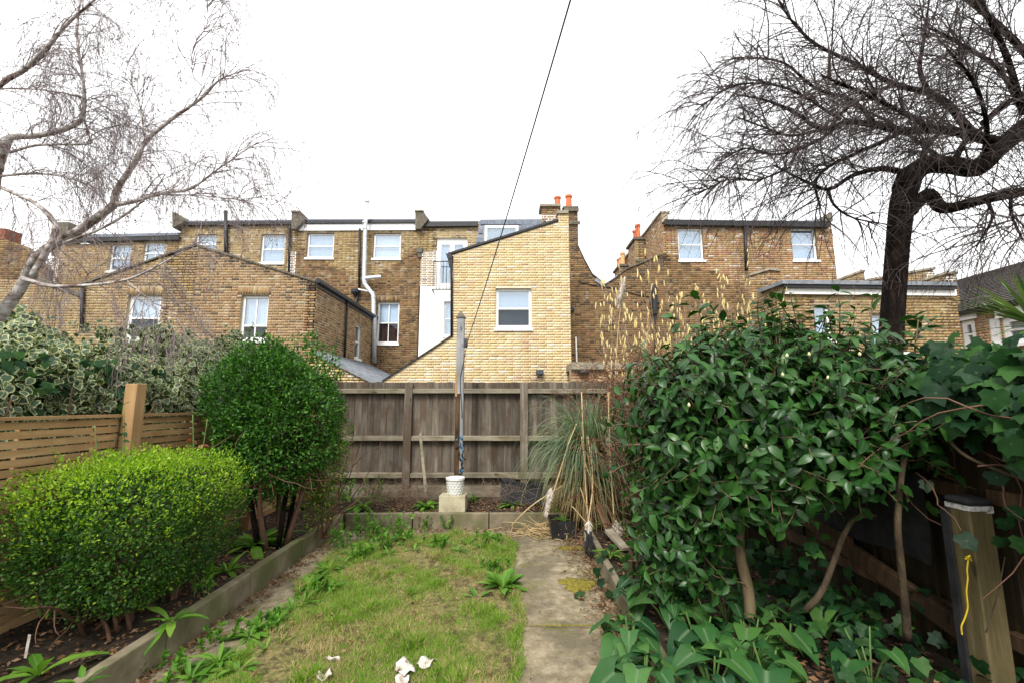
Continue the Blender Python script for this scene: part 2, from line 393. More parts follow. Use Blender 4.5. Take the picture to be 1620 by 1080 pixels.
def window(par, pl, u0, z0, u1, z1, fw=.065, mid=.5, bars=0, sill=True, up=PANEBLUE, low=PANEBLUE, g1=None, g2=None, rec=.1, name='window'):
    g1 = g1 or GSKY; g2 = g2 or g1
    m = MB(); d0, d1 = -rec-.06, -rec
    zs = z0+.05 if sill else z0
    rect(pl, m, u0, zs, u0+fw, z1, d0, d1); rect(pl, m, u1-fw, zs, u1, z1, d0, d1); rect(pl, m, u0+fw, z1-fw, u1-fw, z1, d0, d1+.002)
    rect(pl, m, u0+fw, zs, u1-fw, zs+fw*1.3, d0, d1+.002)
    zm = zs+(z1-zs)*mid
    if mid: rect(pl, m, u0+fw, zm-.022, u1-fw, zm+.022, d0+.01, d1+.006)
    for k in range(bars):
        ub = u0+fw+(u1-u0-2*fw)*(k+1)/(bars+1)
        if mid: rect(pl, m, ub-.014, zs+fw*1.3, ub+.014, zm-.022, d0+.015, d1-.012); rect(pl, m, ub-.014, zm+.022, ub+.014, z1-fw, d0+.015, d1-.012)
        else: rect(pl, m, ub-.014, zs+fw*1.3, ub+.014, z1-fw, d0+.015, d1-.012)
    w_ = m.build(name, WHITE, par)
    for a, b, g, bl in ((zs+fw*1.2, zm if mid else z1-fw*.8, g2, low), (zm, z1-fw*.8, g1, up)) if mid else ((zs+fw*1.2, z1-fw*.8, g1, up),):
        q = MB(); rect(pl, q, u0+fw*.8, a, u1-fw*.8, b, d0+.028, d0+.032); q.build('pane', g, w_)
        q = MB(); rect(pl, q, u0+.01, a, u1-.01, b, d0-.07, d0-.05); q.build('pane_backing', bl, w_)  # white blind, light blue sheet, or dark sheet standing for the unlit room
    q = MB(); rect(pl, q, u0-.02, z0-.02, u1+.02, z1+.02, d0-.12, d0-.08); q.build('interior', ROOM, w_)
    if sill: q = MB(); rect(pl, q, u0-.04, z0-.03, u1+.04, zs, -rec-.05, .05); q.build('sill', WHITE, w_)
    return w_
def hole(Y, x0, y0, x1, y1):
    pm = (y0+y1)/2; return (X(x0, pm, Y), Z(y1, Y), X(x1, pm, Y), Z(y0, Y))
def pipe(par, pts, r=.04, mat=BLACK, name='downpipe', k=8, label=None):
    o = MB().tube(pts, r, k).build(name, mat, par, smooth=False, label=label); o.data.polygons.foreach_set('use_smooth', np.ones(len(o.data.polygons), dtype=bool)); return o
def bar(par, p0, p1, wy, h, mat, name, label=None):
    """a beam whose front face runs p0->p1, wy deep, h tall (down)"""
    p0, p1 = Vector(p0), Vector(p1); D = Vector((0, 0, -h)); B = Vector((0, wy, 0))
    return MB().hull([p0, p1, p1+D, p0+D], [p0+B, p1+B, p1+D+B, p0+D+B]).build(name, mat, par, label)
def pot(par, c, h=.5, r=.13, mat=TERRA):
    return MB().lathe([(r*.95, 0), (r*.9, h*.2), (r*.82, h*.8), (r*1.05, h*.86), (r*1.05, h), (r*.75, h), (r*.7, h*.8)], c, 14).build('chimney_pot', mat, par, smooth=False)

YM = 17.3
fm = front(YM)
# --- far left house -------------------------------------------------------------
def house(name, label, x=0, Y=YM): return thing(name, label, 'house', (x, Y, 0))
h = house('terrace_house', 'far left terraced house behind the birch, dark roof edge and two close-set white sash windows', X(180, 400, YM))
ha = [hole(YM, 172, 387, 206, 431), hole(YM, 226, 384, 260, 418)]
wall(h, fm, [(X(60, 440, YM), Z(440, YM)), (X(97, 390, YM), Z(388, YM)), (X(283, 380, YM), Z(379, YM))], 0, ha, P_STOCK, zmin=3.0)
for q in ha: window(h, fm, *q, bars=1)
bar(h, W(97, 378, YM-.14), W(283, 374, YM-.14), .14, .14, BLACK, 'gutter')
MB().hull([W(97, 377, YM-.05), W(283, 372, YM-.05), W(283, 372, YM-.05)+Vector((0, 5, .9)), W(97, 377, YM-.05)+Vector((0, 5, .9))],
          [W(97, 372, YM-.05), W(283, 368, YM-.05), W(283, 368, YM-.05)+Vector((0, 5, .9)), W(97, 372, YM-.05)+Vector((0, 5, .9))]).build('roof', SLATE, h)
q = W(108, 365, YM+.6); MB().box((q.x-.25, q.y-.3, q.z-1.2), (q.x+.3, q.y+.3, q.z+.25)).build('chimney', COPING, h)
h = house('terrace_house', 'dark brown house end at the left edge of the photo with an orange chimney', X(10, 430, 15), 15)
f15 = front(15)
wall(h, f15, [(X(-140, 400, 15), Z(400, 15)), (X(5, 380, 15), Z(378, 15)), (X(35, 392, 15), Z(388, 15)), (X(72, 430, 15), Z(425, 15))], 0, (), P_DARK, MORTARD, zmin=3)
q = W(12, 370, 15.3); MB().box((q.x-.3, 15.05, q.z-.5), (q.x+.2, 15.6, q.z+.1)).build('chimney', surf('sooty_red_brick', [(.12, .05, .03), (.26, .10, .06)], 9, rough=.9), h)
# --- second: house with two top windows ----------------------------------------
h = house('terrace_house', 'stock brick terraced house above the left rear extensions, black gutter and two top windows', X(380, 400, YM))
hb = [hole(YM, 308, 371, 342, 402), hole(YM, 412, 371, 450, 418)]
wall(h, fm, [(X(284, 380, YM), Z(356, YM)), (X(470, 380, YM), Z(354, YM))], 0, hb, P_NEW, zmin=3.2)
window(h, fm, *hb[0], bars=0); window(h, fm, *hb[1])
bar(h, W(296, 352, YM-.14), W(466, 350, YM-.14), .14, .12, BLACK, 'gutter')
MB().prism([(X(282, 360, YM), Z(365, YM)), (X(296, 360, YM), Z(358, YM)), (X(299, 356, YM), Z(353, YM)), (X(286, 340, YM), Z(341, YM)), (X(281, 340, YM), Z(341, YM))], YM-.3, YM+3).build('parapet', COPING, h)
MB().hull([(X(296, 352, YM), YM-.02, Z(352, YM)), (X(466, 350, YM), YM-.02, Z(350, YM)), (X(466, 350, YM), YM+5, Z(350, YM)+.5), (X(296, 352, YM), YM+5, Z(352, YM)+.5)],
          [(X(296, 352, YM), YM-.02, Z(350, YM)), (X(466, 350, YM), YM-.02, Z(348, YM)), (X(466, 350, YM), YM+5, Z(350, YM)+.6), (X(296, 352, YM), YM+5, Z(352, YM)+.6)]).build('roof', SLATE, h)
pipe(h, [W(357, 334, YM-.12), W(358, 410, YM-.12)], .075, BLACK, 'soil_pipe')
pipe(h, [W(459, 356, YM-.1), W(458, 362, YM-.1), W(457, 440, YM-.1)], .045)
# --- third: white fascia, galvanised flue ---------------------------------------
h = house('terrace_house', 'stock brick terraced house with a long white fascia under its gutter, left of centre', X(570, 430, YM))
hc = [hole(YM, 485, 369, 528, 410), hole(YM, 590, 369, 634, 411), hole(YM, 596, 478, 631, 545)]
xa, xb, xv = X(472, 400, YM), X(664, 400, YM), X(575, 450, YM); za, zv, zc = Z(392, YM), Z(452, YM), Z(388, YM)
def pc(u, z):
    lim = za+(zv-za)*(u-xa)/(xv-xa) if u < xv else zv+(zc-zv)*(u-xv)/(xb-xv)
    return (P_DARK if z < lim+R.uniform(-.12, .12) else P_NEW)(u, z)
lt = (hc[2][0]-.03, hc[2][3], hc[2][2]+.03, hc[2][3]+.22)
wall(h, fm, [(X(470, 380, YM), Z(354, YM)), (X(665, 380, YM), Z(352, YM))], 0, hc, pc, MORTARD, zmin=1.9, lint=[lt])
window(h, fm, *hc[0]); window(h, fm, *hc[1], up=BLINDW, low=BLINDW); window(h, fm, *hc[2], bars=1, up=BLINDW, low=ROOMW, g1=GDIM)
bar(h, W(473, 355, YM-.06), W(661, 354, YM-.06), .05, .27, WHITE, 'fascia')
bar(h, W(473, 349, YM-.13), W(661, 348, YM-.13), .12, .12, BLACK, 'gutter')
MB().hull([(X(474, 350, YM), YM-.02, Z(349, YM)), (X(660, 350, YM), YM-.02, Z(349, YM)), (X(660, 350, YM), YM+5, Z(349, YM)+.5), (X(474, 350, YM), YM+5, Z(349, YM)+.5)],
          [(X(474, 350, YM), YM-.02, Z(347, YM)), (X(660, 350, YM), YM-.02, Z(347, YM)), (X(660, 350, YM), YM+5, Z(349, YM)+.6), (X(474, 350, YM), YM+5, Z(349, YM)+.6)]).build('roof', SLATE, h)
for a, b, s in ((466, 474, 338), (659, 667, 337)):
    MB().prism([(X(a, 360, YM), Z(366, YM)), (X(b, 360, YM), Z(366, YM)), (X(b+13, 350, YM), Z(350, YM)), (X(b+4, 338, YM), Z(s+2, YM)), (X(a, 338, YM), Z(s+2, YM))], YM-.25, YM+2.5).build('parapet', COPING, h)
    MB().prism([(X(a-1, 338, YM), Z(s+2, YM)), (X(b+5, 338, YM), Z(s+2, YM)), (X(b+5, 338, YM), Z(s, YM)), (X(a-1, 338, YM), Z(s, YM))], YM-.3, YM+2.5).build('coping', STONE, h)
q = W(664, 396, YM-.08); MB().box((q.x-.12, YM-.14, q.z-.12), (q.x+.12, YM-.012, q.z+.08)).box((q.x-.07, YM-.1, q.z-.3), (q.x+.07, YM-.012, q.z-.12)).build('corbel', COPING, h)
pipe(h, [W(569, 362, YM-.1), W(568, 455, YM-.1)], .045)
pipe(h, [W(566, 468, YM-.1), W(561, 485, YM-.1), W(561, 500, YM-.1)], .055)
q = W(562, 463, YM-.14); MB().lathe([(.06, -.12), (.17, 0), (.17, .12), (.12, .12)], tuple(q), 10).build('hopper', BLACK, h)
fl = thing('flue_pipe', 'tall galvanised steel flue pipe with elbows rising past the roof edge', 'pipe', W(600, 575, YM-.35))
pa = [W(581, 320, YM-.35), W(578, 357, YM-.35), W(576, 443, YM-.3), W(577, 449, YM-.3), W(590, 466, YM-.3), W(591, 474, YM-.3), W(591, 497, YM-.3), W(592, 503, YM-.3), W(592, 574, YM-.3)]
o = MB().tube(pa, [.075, .075, .085, .085, .085, .085, .085, .095, .095], 12).build('pipe', GALV, fl, smooth=True)
MB().tube([W(578, 440, YM-.3), W(603, 438, YM-.3)], .075, 10).build('branch_pipe', GALV, fl)
MB().tube([W(592, 463, YM-.3), W(567, 458, YM-.2)], .035, 8).build('branch_pipe', GALV, fl)
for y_, r_ in ((352, .1), (362, .095), (446, .1), (470, .1), (500, .115)):
    q = W(577 if y_ < 455 else 591, y_, YM-.3 if y_ > 400 else YM-.35); MB().tube([q-Vector((0, 0, .03)), q+Vector((0, 0, .03))], r_, 12).build('collar', GALV, fl)
q = pa[0]; MB().lathe([(.075, -.02), (.1, .0), (.1, .1), (.06, .12)], tuple(q), 12).build('cowl', GALV, fl)
# --- fourth: white render, french door -------------------------------------------
h = house('terrace_house', 'terraced house with white rendered lower wall, tall double door and railed ledge', X(710, 430, YM))
dr = hole(YM, 690, 377, 739, 458); wr = hole(YM, 702, 477, 720, 533)
zr = Z(453, YM); xr0 = X(664.5, 500, YM)
wall(h, fm, [(X(665.5, 380, YM), Z(352, YM)), (X(895, 380, YM), Z(352, YM))], zr, [dr], P_NEW, MORTARP, bond='stretcher')
m = MB(); xl, xr1 = xr0, X(895, 500, YM)
rect(fm, m, xl, 0, wr[0], zr-.003, -.28, .015); rect(fm, m, wr[2], 0, xr1, zr-.003, -.28, .015); rect(fm, m, wr[0], wr[3], wr[2], zr-.003, -.28, .015); rect(fm, m, wr[0], 0, wr[2], wr[1], -.28, .015)
m.build('rendered_wall', RENDER, h)
window(h, fm, *wr, fw=.05, up=PANEBLUE, low=PANEBLUE)
m = MB(); dw = (dr[0]+dr[2])/2
u0, z0, u1, z1 = dr
rect(fm, m, u0, z0, u0+.09, z1, -.16, -.09); rect(fm, m, u1-.09, z0, u1, z1, -.16, -.09); rect(fm, m, u0+.09, z1-.12, u1-.09, z1, -.16, -.088)
df = m.build('door_frame', WHITE, h)
for a, b in ((u0+.09, dw-.002), (dw+.002, u1-.09)):
    m = MB(); rect(fm, m, a, z0, a+.09, z1-.12, -.15, -.1); rect(fm, m, b-.09, z0, b, z1-.12, -.15, -.1); rect(fm, m, a+.09, z0, b-.09, z0+.28, -.15, -.098); rect(fm, m, a+.09, z1-.24, b-.09, z1-.12, -.15, -.098)
    d_ = m.build('door', WHITE, h); m = MB(); rect(fm, m, a+.08, z0+.27, b-.08, z1-.23, -.13, -.125); m.build('pane', GSKY, d_)
m = MB(); rect(fm, m, u0, z0, u1, z1, -.24, -.2); m.build('pane_backing', PANEBLUE, h)
ba = MB(); yr = YM-.22
xl, xq = X(686, 415, yr), X(760, 415, yr); zt, zl = Z(414, yr), Z(458, yr)
m.v = []; rr = MB(); rr.box((xl, yr-.02, zt-.015), (xq, yr+.02, zt+.02)).box((xl, yr-.02, zl-.02), (xq, yr+.02, zl+.015)).box((xl-.03, yr-.1, zl-.06), (xl+.01, YM, zl-.02)).build('railing', METAL, h)
n = 14
for i in range(n+1):
    x_ = xl+(xq-xl)*i/n; MB().box((x_-.009, yr-.009, zl+.015), (x_+.009, yr+.009, zt-.015)).build('baluster', METAL, h)
bar(h, W(669, 351.5, YM-.16), W(756, 350.5, YM-.16), .15, .19, BLACK, 'gutter')
MB().hull([(X(668, 352, YM), YM-.02, Z(352, YM)), (X(760, 352, YM), YM-.02, Z(352, YM)), (X(760, 352, YM), YM+5, Z(352, YM)+.5), (X(668, 352, YM), YM+5, Z(352, YM)+.5)],
          [(X(668, 352, YM), YM-.02, Z(350, YM)), (X(760, 352, YM), YM-.02, Z(350, YM)), (X(760, 352, YM), YM+5, Z(352, YM)+.6), (X(668, 352, YM), YM+5, Z(352, YM)+.6)]).build('roof', LEAD, h)
# slate-hung dormer, standing forward of the rear wall over the outrigger
yd = 16.2; fd = front(yd)
dm = MB().prism([(X(750, 395, yd), Z(398, yd)), (X(862, 395, yd), Z(398, yd)), (X(862, 346, yd), Z(346, yd)), (X(760, 347, yd), Z(347, yd))], yd+.03, YM+3).build('dormer', LEAD, h, label='slate-hung roof dormer')
hw = (X(767, 372, yd), Z(398, yd), X(820, 372, yd), Z(358, yd))
y0, y1 = Z(398, yd), Z(348, yd); nr = 7
for r_ in range(nr):
    za_, zb_ = y0+(y1-y0)*r_/nr, y0+(y1-y0)*(r_+1)/nr-.006; x_ = X(752+r_*1.3, 380, yd)+(.14 if r_ % 2 else 0)
    first = X(751+r_*1.3, 380, yd)
    while x_ < X(861, 380, yd):
        a_, b_ = max(first, x_), min(x_+.27, X(861, 380, yd))
        if b_ > hw[0]-.1 and a_ < hw[2]+.1 and zb_ < hw[3]+.08:
            if a_ < hw[0]-.1: b_ = hw[0]-.1
            elif b_ > hw[2]+.1: a_ = hw[2]+.1
            else: x_ += .275; continue
        if b_-a_ > .03: MB().box((a_, yd-.012+R.random()*.006, za_), (b_-.006, yd+.028, zb_)).build('slate', SLATE, h)
        x_ += .275
    
window(h, fd, *hw, fw=.09, mid=0, sill=False, up=BLINDW, rec=-.06)
# --- yellow gable -----------------------------------------------------------------
YY = 12.3; fy = front(YY)
h = thing('rear_extension', 'pale yellow brick rear extension with one white sash window, behind the garden fence', 'house', (0, YY, 0))
hy = hole(YY, 784, 456, 841, 522)
x716 = X(716, 470, YY)
topy = [(X(604, 600, YY), Z(604, YY)), (x716-.001, Z(532, YY)), (x716, Z(403, YY)), (X(883, 352, YY), Z(352, YY)), (X(883, 352, YY)+.001, Z(339, YY)), (X(902, 470, YY), Z(339, YY))]
wall(h, fy, topy, 0, [hy], P_YEL, MORTARP, bond='stretcher', ind=300, zmin=1.5, indkey=lambda r: r[2] > 2.2)
window(h, fy, hy[0], hy[1], hy[2], hy[3], fw=.075, up=PANEBLUE, low=ROOM, g1=GSKY, g2=GDIM)
# verge boards
def verge(par, Y, a, b, t=.07, dep=.16, mat=BLACK, name='verge'):
    pa_, pb_ = W(a[0], a[1], Y), W(b[0], b[1], Y); pa_.y = pb_.y = Y-.05
    return MB().hull([pa_, pb_, pb_+Vector((0, 0, t)), pa_+Vector((0, 0, t))], [p+Vector((0, dep, 0)) for p in (pa_, pb_, pb_+Vector((0, 0, t)), pa_+Vector((0, 0, t)))]).build(name, mat, par)
verge(h, YY, (709, 404), (883, 350), .06); verge(h, YY, (603, 605), (717, 531), .045)
q = W(890, 338, YY); MB().box((X(881, 338, YY), YY-.06, Z(339, YY)+.002), (X(899, 338, YY), YY+.3, Z(334, YY))).build('coping', STONE, h)
# roofs behind the verges, side wall
def roofslab(par, P1, P2, depth, t=.08, mat=SLATE, name='roof'):
    P1, P2 = Vector(P1), Vector(P2); D = Vector((0, depth, 0)); T = Vector((0, 0, t))
    return MB().hull([P1, P2, P2+D, P1+D], [P1+T, P2+T, P2+D+T, P1+D+T]).build(name, mat, par)
a, b = W(709, 404, YY), W(883, 352, YY); roofslab(h, (a.x, YY+.12, a.z-.09), (b.x, YY+.12, b.z-.09), 3.6)
a, b = W(604, 604, YY), W(716, 533, YY); roofslab(h, (a.x, YY+.12, a.z-.05), (b.x-.02, YY+.12, b.z-.05), YM-YY-.45, mat=LEAD)
MB().box((x716+.002, YY+.29, 0), (x716+.26, YM-.32, Z(405, YY)-.15)).build('side_wall', MORTARP, h)
MB().box((X(902, 470, YY)-.24, YY+.29, 0), (X(902, 470, YY)-.002, YM-2, Z(353, YY)-.2)).build('side_wall', MORTARP, h)
g = W(711, 405, YY); MB().tube([(g.x, YY-.08, g.z-.06), (g.x, YY+3.5, g.z-.06)], .065, 8).build('gutter', BLACK, h)
q = W(708, 402, YY); MB().hull([(q.x-.05, YY-.06, q.z), (q.x+.14, YY-.06, q.z-.04), (q.x+.14, YY-.06, q.z-.3), (q.x+.08, YY-.06, q.z-.3)], [(q.x-.05, YY+.06, q.z), (q.x+.14, YY+.06, q.z-.04), (q.x+.14, YY+.06, q.z-.3), (q.x+.08, YY+.06, q.z-.3)]).build('soffit_box', BLACK, h)
pipe(h, [W(710, 412, YY-.06), W(712, 420, YY-.06), W(714.5, 426, YY-.04), W(714.5, 531, YY-.04)], .035)
# brick stack with stone cap behind the gable, and the tall party stack
q0, q1 = W(857, 352, 13.2), W(884, 328, 13.2)
ck = thing('chimney_stack', 'small brick chimney stack with stone cap and one orange pot on the yellow extension', 'chimney', (q0.x, 13.2, q0.z))
wall(ck, front(13.2), [(q0.x, q1.z), (q1.x, q1.z)], q0.z-.6, (), P_STOCK, MORTAR, thick=.5)
MB().box((q0.x-.06, 13.12, q1.z+.002), (q1.x+.06, 13.78, q1.z+.08)).build('cap', STONE, ck)
p_ = W(882, 334, 13.6); pot(ck, (p_.x, 13.55, q1.z+.08), .42, .11)
fl_ = thing('floodlight', 'small black floodlight fixed low on the yellow brick wall', 'floodlight', W(853, 592, YY-.1))
q = W(854, 589, YY-.12); MB().box((q.x-.1, q.y-.05, q.z-.06), (q.x+.1, q.y+.05, q.z+.07)).build('housing', BLACK, fl_, bevel=.01)
MB().box((q.x-.075, q.y-.055, q.z-.035), (q.x+.075, q.y-.052, q.z+.045)).build('lens', GDIM, fl_)
MB().box((q.x-.02, q.y-.02, q.z-.12), (q.x+.02, YY-.01, q.z-.06)).build('bracket', METAL, fl_)

# --- left rear extensions ----------------------------------------------------------
YL = 12.0; fl12 = front(YL)
def gabl(name, label, top, holes, lints, **k):
    h = thing('rear_extension', label, 'house', (top[0][0], YL, 0)); wall(h, fl12, top, 0, holes, lint=lints, **k); return h
xm = X(308.5, 450, YL); xr = X(497.5, 500, YL)
hA = hole(YL, 198, 467, 251, 541); hB = hole(YL, 379, 467, 423, 541)
lA = (hA[0]-.03, hA[3], hA[2]+.03, hA[3]+.22); lB = (hB[0]-.12, hB[3], hB[2]+.05, hB[3]+.23)
P_A = pal([(.43, .29, .115), (.38, .245, .09), (.47, .33, .14), (.38, .23, .10), (.44, .28, .13), (.27, .17, .08), (.17, .11, .06), (.52, .41, .24)], [5, 5, 4, 4, 3, 2, .8, 1.6])
P_B0 = pal([(.37, .225, .09), (.42, .26, .11), (.35, .19, .085), (.45, .29, .14), (.3, .165, .07), (.2, .125, .065), (.13, .09, .05), (.47, .35, .19)], [5, 5, 4, 3, 4, 2, 1, 1])
def P_B(u, z): return (P_SOOT if z > Z(462, YL) and u > X(478, 460, YL)-.1 or (z > prof([(xm, Z(420, YL)), (xr, Z(470, YL))], u)+.25 and R.random() < .55) else P_B0)(u, z)
hh = gabl('a', 'left of the two old brick rear extensions, sash window above the variegated ivy',
          [(X(130, 480, YL), Z(450, YL)), (xm-.004, Z(389, YL))], [hA], [lA], palette=P_A, ind=300, zmin=1.6, indkey=lambda r: r[2] > 2.3)
window(hh, fl12, *hA, fw=.09, up=BLINDW, low=ROOM, g1=GSKY, g2=GDIM)
verge(hh, YL, (128, 452), (309, 389), .05, .14, COPING)
a, b = W(130, 450, YL), W(308, 390, YL); roofslab(hh, (a.x, YL+.1, a.z-.07), (xm-.01, YL+.1, b.z-.07), 5.1)
pipe(hh, [W(131, 449, YL-.06), W(129, 520, YL-.06)], .045)
h = gabl('b', 'right of the two old brick rear extensions, with a receding downpiped side wall',
         [(xm, Z(387, YL)), (xr, Z(447, YL))], [hB], [lB], palette=P_B, ind=300, zmin=1.6, indkey=lambda r: r[2] > 2.3)
window(h, fl12, *hB, fw=.07, bars=1, mid=.33, up=BLINDW, low=ROOMW, g1=GSKY, g2=GDIM)
verge(h, YL, (307, 388), (500, 447), .05, .14, COPING)
a, b = W(309, 388, YL), W(497, 447, YL); roofslab(h, (xm+.01, YL+.1, a.z-.07), (xr, YL+.1, b.z-.07), 5.1)
# side wall faces +X
ps = Plane((xr, 0, 0), (0, 1, 0), (1, 0, 0)); ze = Z(447, YL)
nw = (YatX(562, 540, xr), WX(562, 568, xr).z, YatX(571, 540, xr), WX(562, 512, xr).z)
wall(h, ps, [(YL, ze-.02), (YM-.02, ze-.02)], 0, [nw], P_B0, zmin=2.2)
window(h, ps, *nw, fw=.05, up=BLINDW, low=PANEBLUE, rec=.06, sill=True)
MB().tube([(xr+.08, YL-.1, ze+.03), (xr+.08, YM-.03, ze+.03)], .075, 8).build('gutter', BLACK, h)
MB().box((xr+.016, YL-.05, ze-.13), (xr+.04, YM-.05, ze+.01)).build('fascia', BLACK, h)
yd_ = YatX(544, 520, xr); pipe(h, [(xr+.07, yd_, ze), (xr+.07, yd_, WX(544, 566, xr).z)], .04)
# low side return with lead-edged roof
YS = 11.9
h = thing('side_return', 'low cream brick side extension with sloping grey lead roof edge, above the fence left', 'extension', (-4.5, YS, 0))
s0, s1 = W(499, 553, YS), W(600, 603, YS)
wall(h, front(YS), [(xr+.02, Z(556, YS)), (X(604, 603, YS), Z(606, YS))], 0, (), P_YEL, MORTARP, zmin=1.5)
MB().hull([(s0.x, YS-.08, s0.z-.13), (s1.x, YS-.08, s1.z-.13), (s1.x, YS-.08, s1.z), (s0.x, YS-.08, s0.z)],
          [(s0.x, YM-.35, s0.z-.13), (s1.x, YM-.35, s1.z-.13), (s1.x, YM-.35, s1.z), (s0.x, YM-.35, s0.z)]).build('roof', LEAD, h)
for i in range(7):
    y_ = YS+.3+i*.7; MB().hull([(s0.x+.02, y_, s0.z), (s1.x-.02, y_, s1.z), (s1.x-.02, y_, s1.z+.03), (s0.x+.02, y_, s0.z+.03)], [(s0.x+.02, y_+.04, s0.z), (s1.x-.02, y_+.04, s1.z), (s1.x-.02, y_+.04, s1.z+.03), (s0.x+.02, y_+.04, s0.z+.03)]).build('lead_roll', LEAD, h)
# wall to the left of the extensions
pw = Plane((X(129, 480, YL)-.02, 0, 0), (0, 1, 0), (-1, 0, 0))
YN = 13.0
h = thing('rear_extension', 'lower brick building with dark eave to the left, half hidden by the birch', 'house', (X(90, 480, YN), YN, 0))
wall(h, front(YN), [(X(-80, 440, YN), Z(440, YN)), (X(60, 450, YN), Z(445, YN)), (X(133, 480, YN), Z(474, YN))], 0, (), P_A, zmin=1.8)
verge(h, YN, (55, 444), (134, 472), .12, .3, COPING)

# --- right: dark wall with valley parapet, top storey -------------------------------
YR = 15.5; fr = front(YR)
h = thing('terrace_house', 'brown brick house with V-shaped parapet and black-guttered top storey, right of centre', 'house', (5, YR, 0))
hr = [hole(YR, 1073, 361, 1113, 414), hole(YR, 1253, 361, 1293, 414)]
xL = X(897, 380, YR)-.1; xs = X(915, 380, YR); x48 = X(1048, 380, YR); xe = X(1320, 400, YR)
topr = [(xL, Z(331, YR)), (xs, Z(331, YR)), (xs+.001, Z(391, YR)), (X(925, 415, YR), Z(414, YR)), (X(937, 437, YR), Z(436, YR)), (X(957, 450, YR), Z(452, YR)), (X(975, 440, YR), Z(440, YR)), (X(990, 428, YR), Z(428, YR)), (X(1010, 420, YR), Z(420, YR)), (X(1045, 405, YR), Z(404, YR)), (x48, Z(404, YR)), (x48+.001, Z(352, YR)), (xe, Z(352, YR))]
old = [(x48, Z(400, YR)), (X(1100, 420, YR), Z(424, YR)), (X(1180, 455, YR), Z(455, YR)), (xe, Z(455, YR))]
def pr(u, z):
    if u < X(930, 400, YR) and z > Z(400, YR): return P_SOOT(u, z) if R.random() < .75 else P_DARK(u, z)
    if u < x48: return (P_SOOT if z > prof(topr, u)-.4 and R.random() < .5 else P_DARK)(u, z)
    return (P_DARK if z < prof(old, u)+R.uniform(-.15, .15) else P_MIX)(u, z)
P_MIX = pal([(.46, .27, .11), (.5, .26, .13), (.54, .36, .17), (.42, .19, .1), (.68, .56, .44), (.26, .14, .08), (.5, .32, .13)], [5, 4, 4, 3, 1.6, 1, 4])
wall(h, fr, topr, 0, hr, pr, MORTARD, zmin=1.6)
for q in hr: window(h, fr, *q)
# corbelled band of the stack
zb_ = Z(352, YR); MB().box((xL, YR-.07, zb_-.1), (xs+.07, YR-.013, zb_+.02)).box((xL, YR-.1, Z(331, YR)-.12), (xs+.03, YR-.013, Z(331, YR)-.01)).build('stack_band', COPING, h)
MB().box((xL-.05, YR-.1, Z(331, YR)+.002), (xs+.02, YR+.6, Z(331, YR)+.07)).build('stack_cap', COPING, h)
pp = W(901, 331, YR+.25); pot(h, (X(901, 320, YR), YR+.2, Z(331, YR)+.07), .55, .13)
# stone / lead on the valley
def slopecap(par, a, b, mat, t=.05, Y=YR, dep=.42, name='coping'):
    A, B_ = W(a[0], a[1], Y), W(b[0], b[1], Y); A.y = B_.y = Y-.06
    return MB().hull([A, B_, B_+Vector((0, 0, t)), A+Vector((0, 0, t))], [p+Vector((0, dep, 0)) for p in (A, B_, B_+Vector((0, 0, t)), A+Vector((0, 0, t)))]).build(name, mat, par)
pts = [(915, 391), (925, 413), (937, 435), (957, 451), (975, 439), (990, 427), (1010, 419), (1047, 403)]
for i, (a, b) in enumerate(zip(pts, pts[1:])): slopecap(h, a, b, LEAD if 2 < i < 4 else COPING, .045)
MB().hull([W(940, 444, YR-.05), W(956, 454, YR-.05), W(955, 446, YR-.05), W(944, 439, YR-.05)], [W(940, 444, YR-.02), W(956, 454, YR-.02), W(955, 446, YR-.02), W(944, 439, YR-.02)]).build('lead_flashing', LEAD, h)
bar(h, W(1052, 347, YR-.18), W(1312, 351, YR-.18), .17, .2, BLACK, 'gutter')
MB().hull([(x48+.05, YR, Z(352, YR)+.01), (xe-.02, YR, Z(352, YR)+.01), (xe-.02, YR+6, Z(352, YR)+.6), (x48+.05, YR+6, Z(352, YR)+.6)],
          [(x48+.05, YR, Z(349, YR)), (xe-.02, YR, Z(349, YR)), (xe-.02, YR+6, Z(349, YR)+.6), (x48+.05, YR+6, Z(349, YR)+.6)]).build('roof', SLATE, h)
pipe(h, [W(1179, 356, YR-.1), W(1181, 428, YR-.1)], .06)
pz = Z(338, YR)
pl = Plane((x48, 0, 0), (0, 1, 0), (-1, 0, 0))
wall(h, pl, [(YR, pz), (YR+7.5, pz+.1)], Z(425, YR), (), P_MIX, MORTAR, bond='flemish', thick=.24)
MB().box((x48-.05, YR-.06, pz), (x48+.3, YR+7.5, pz+.07)).build('coping', STONE, h)
MB().box((x48+.002, YR-.03, Z(352, YR)), (x48+.24, YR-.004, pz)).build('parapet_end', MORTAR, h)
MB().prism([(X(1296, 350, YR), Z(352, YR)), (xe, Z(352, YR)), (xe, Z(338, YR)), (xe-.1, Z(338, YR))], YR-.1, YR+4).build('parapet', COPING, h)
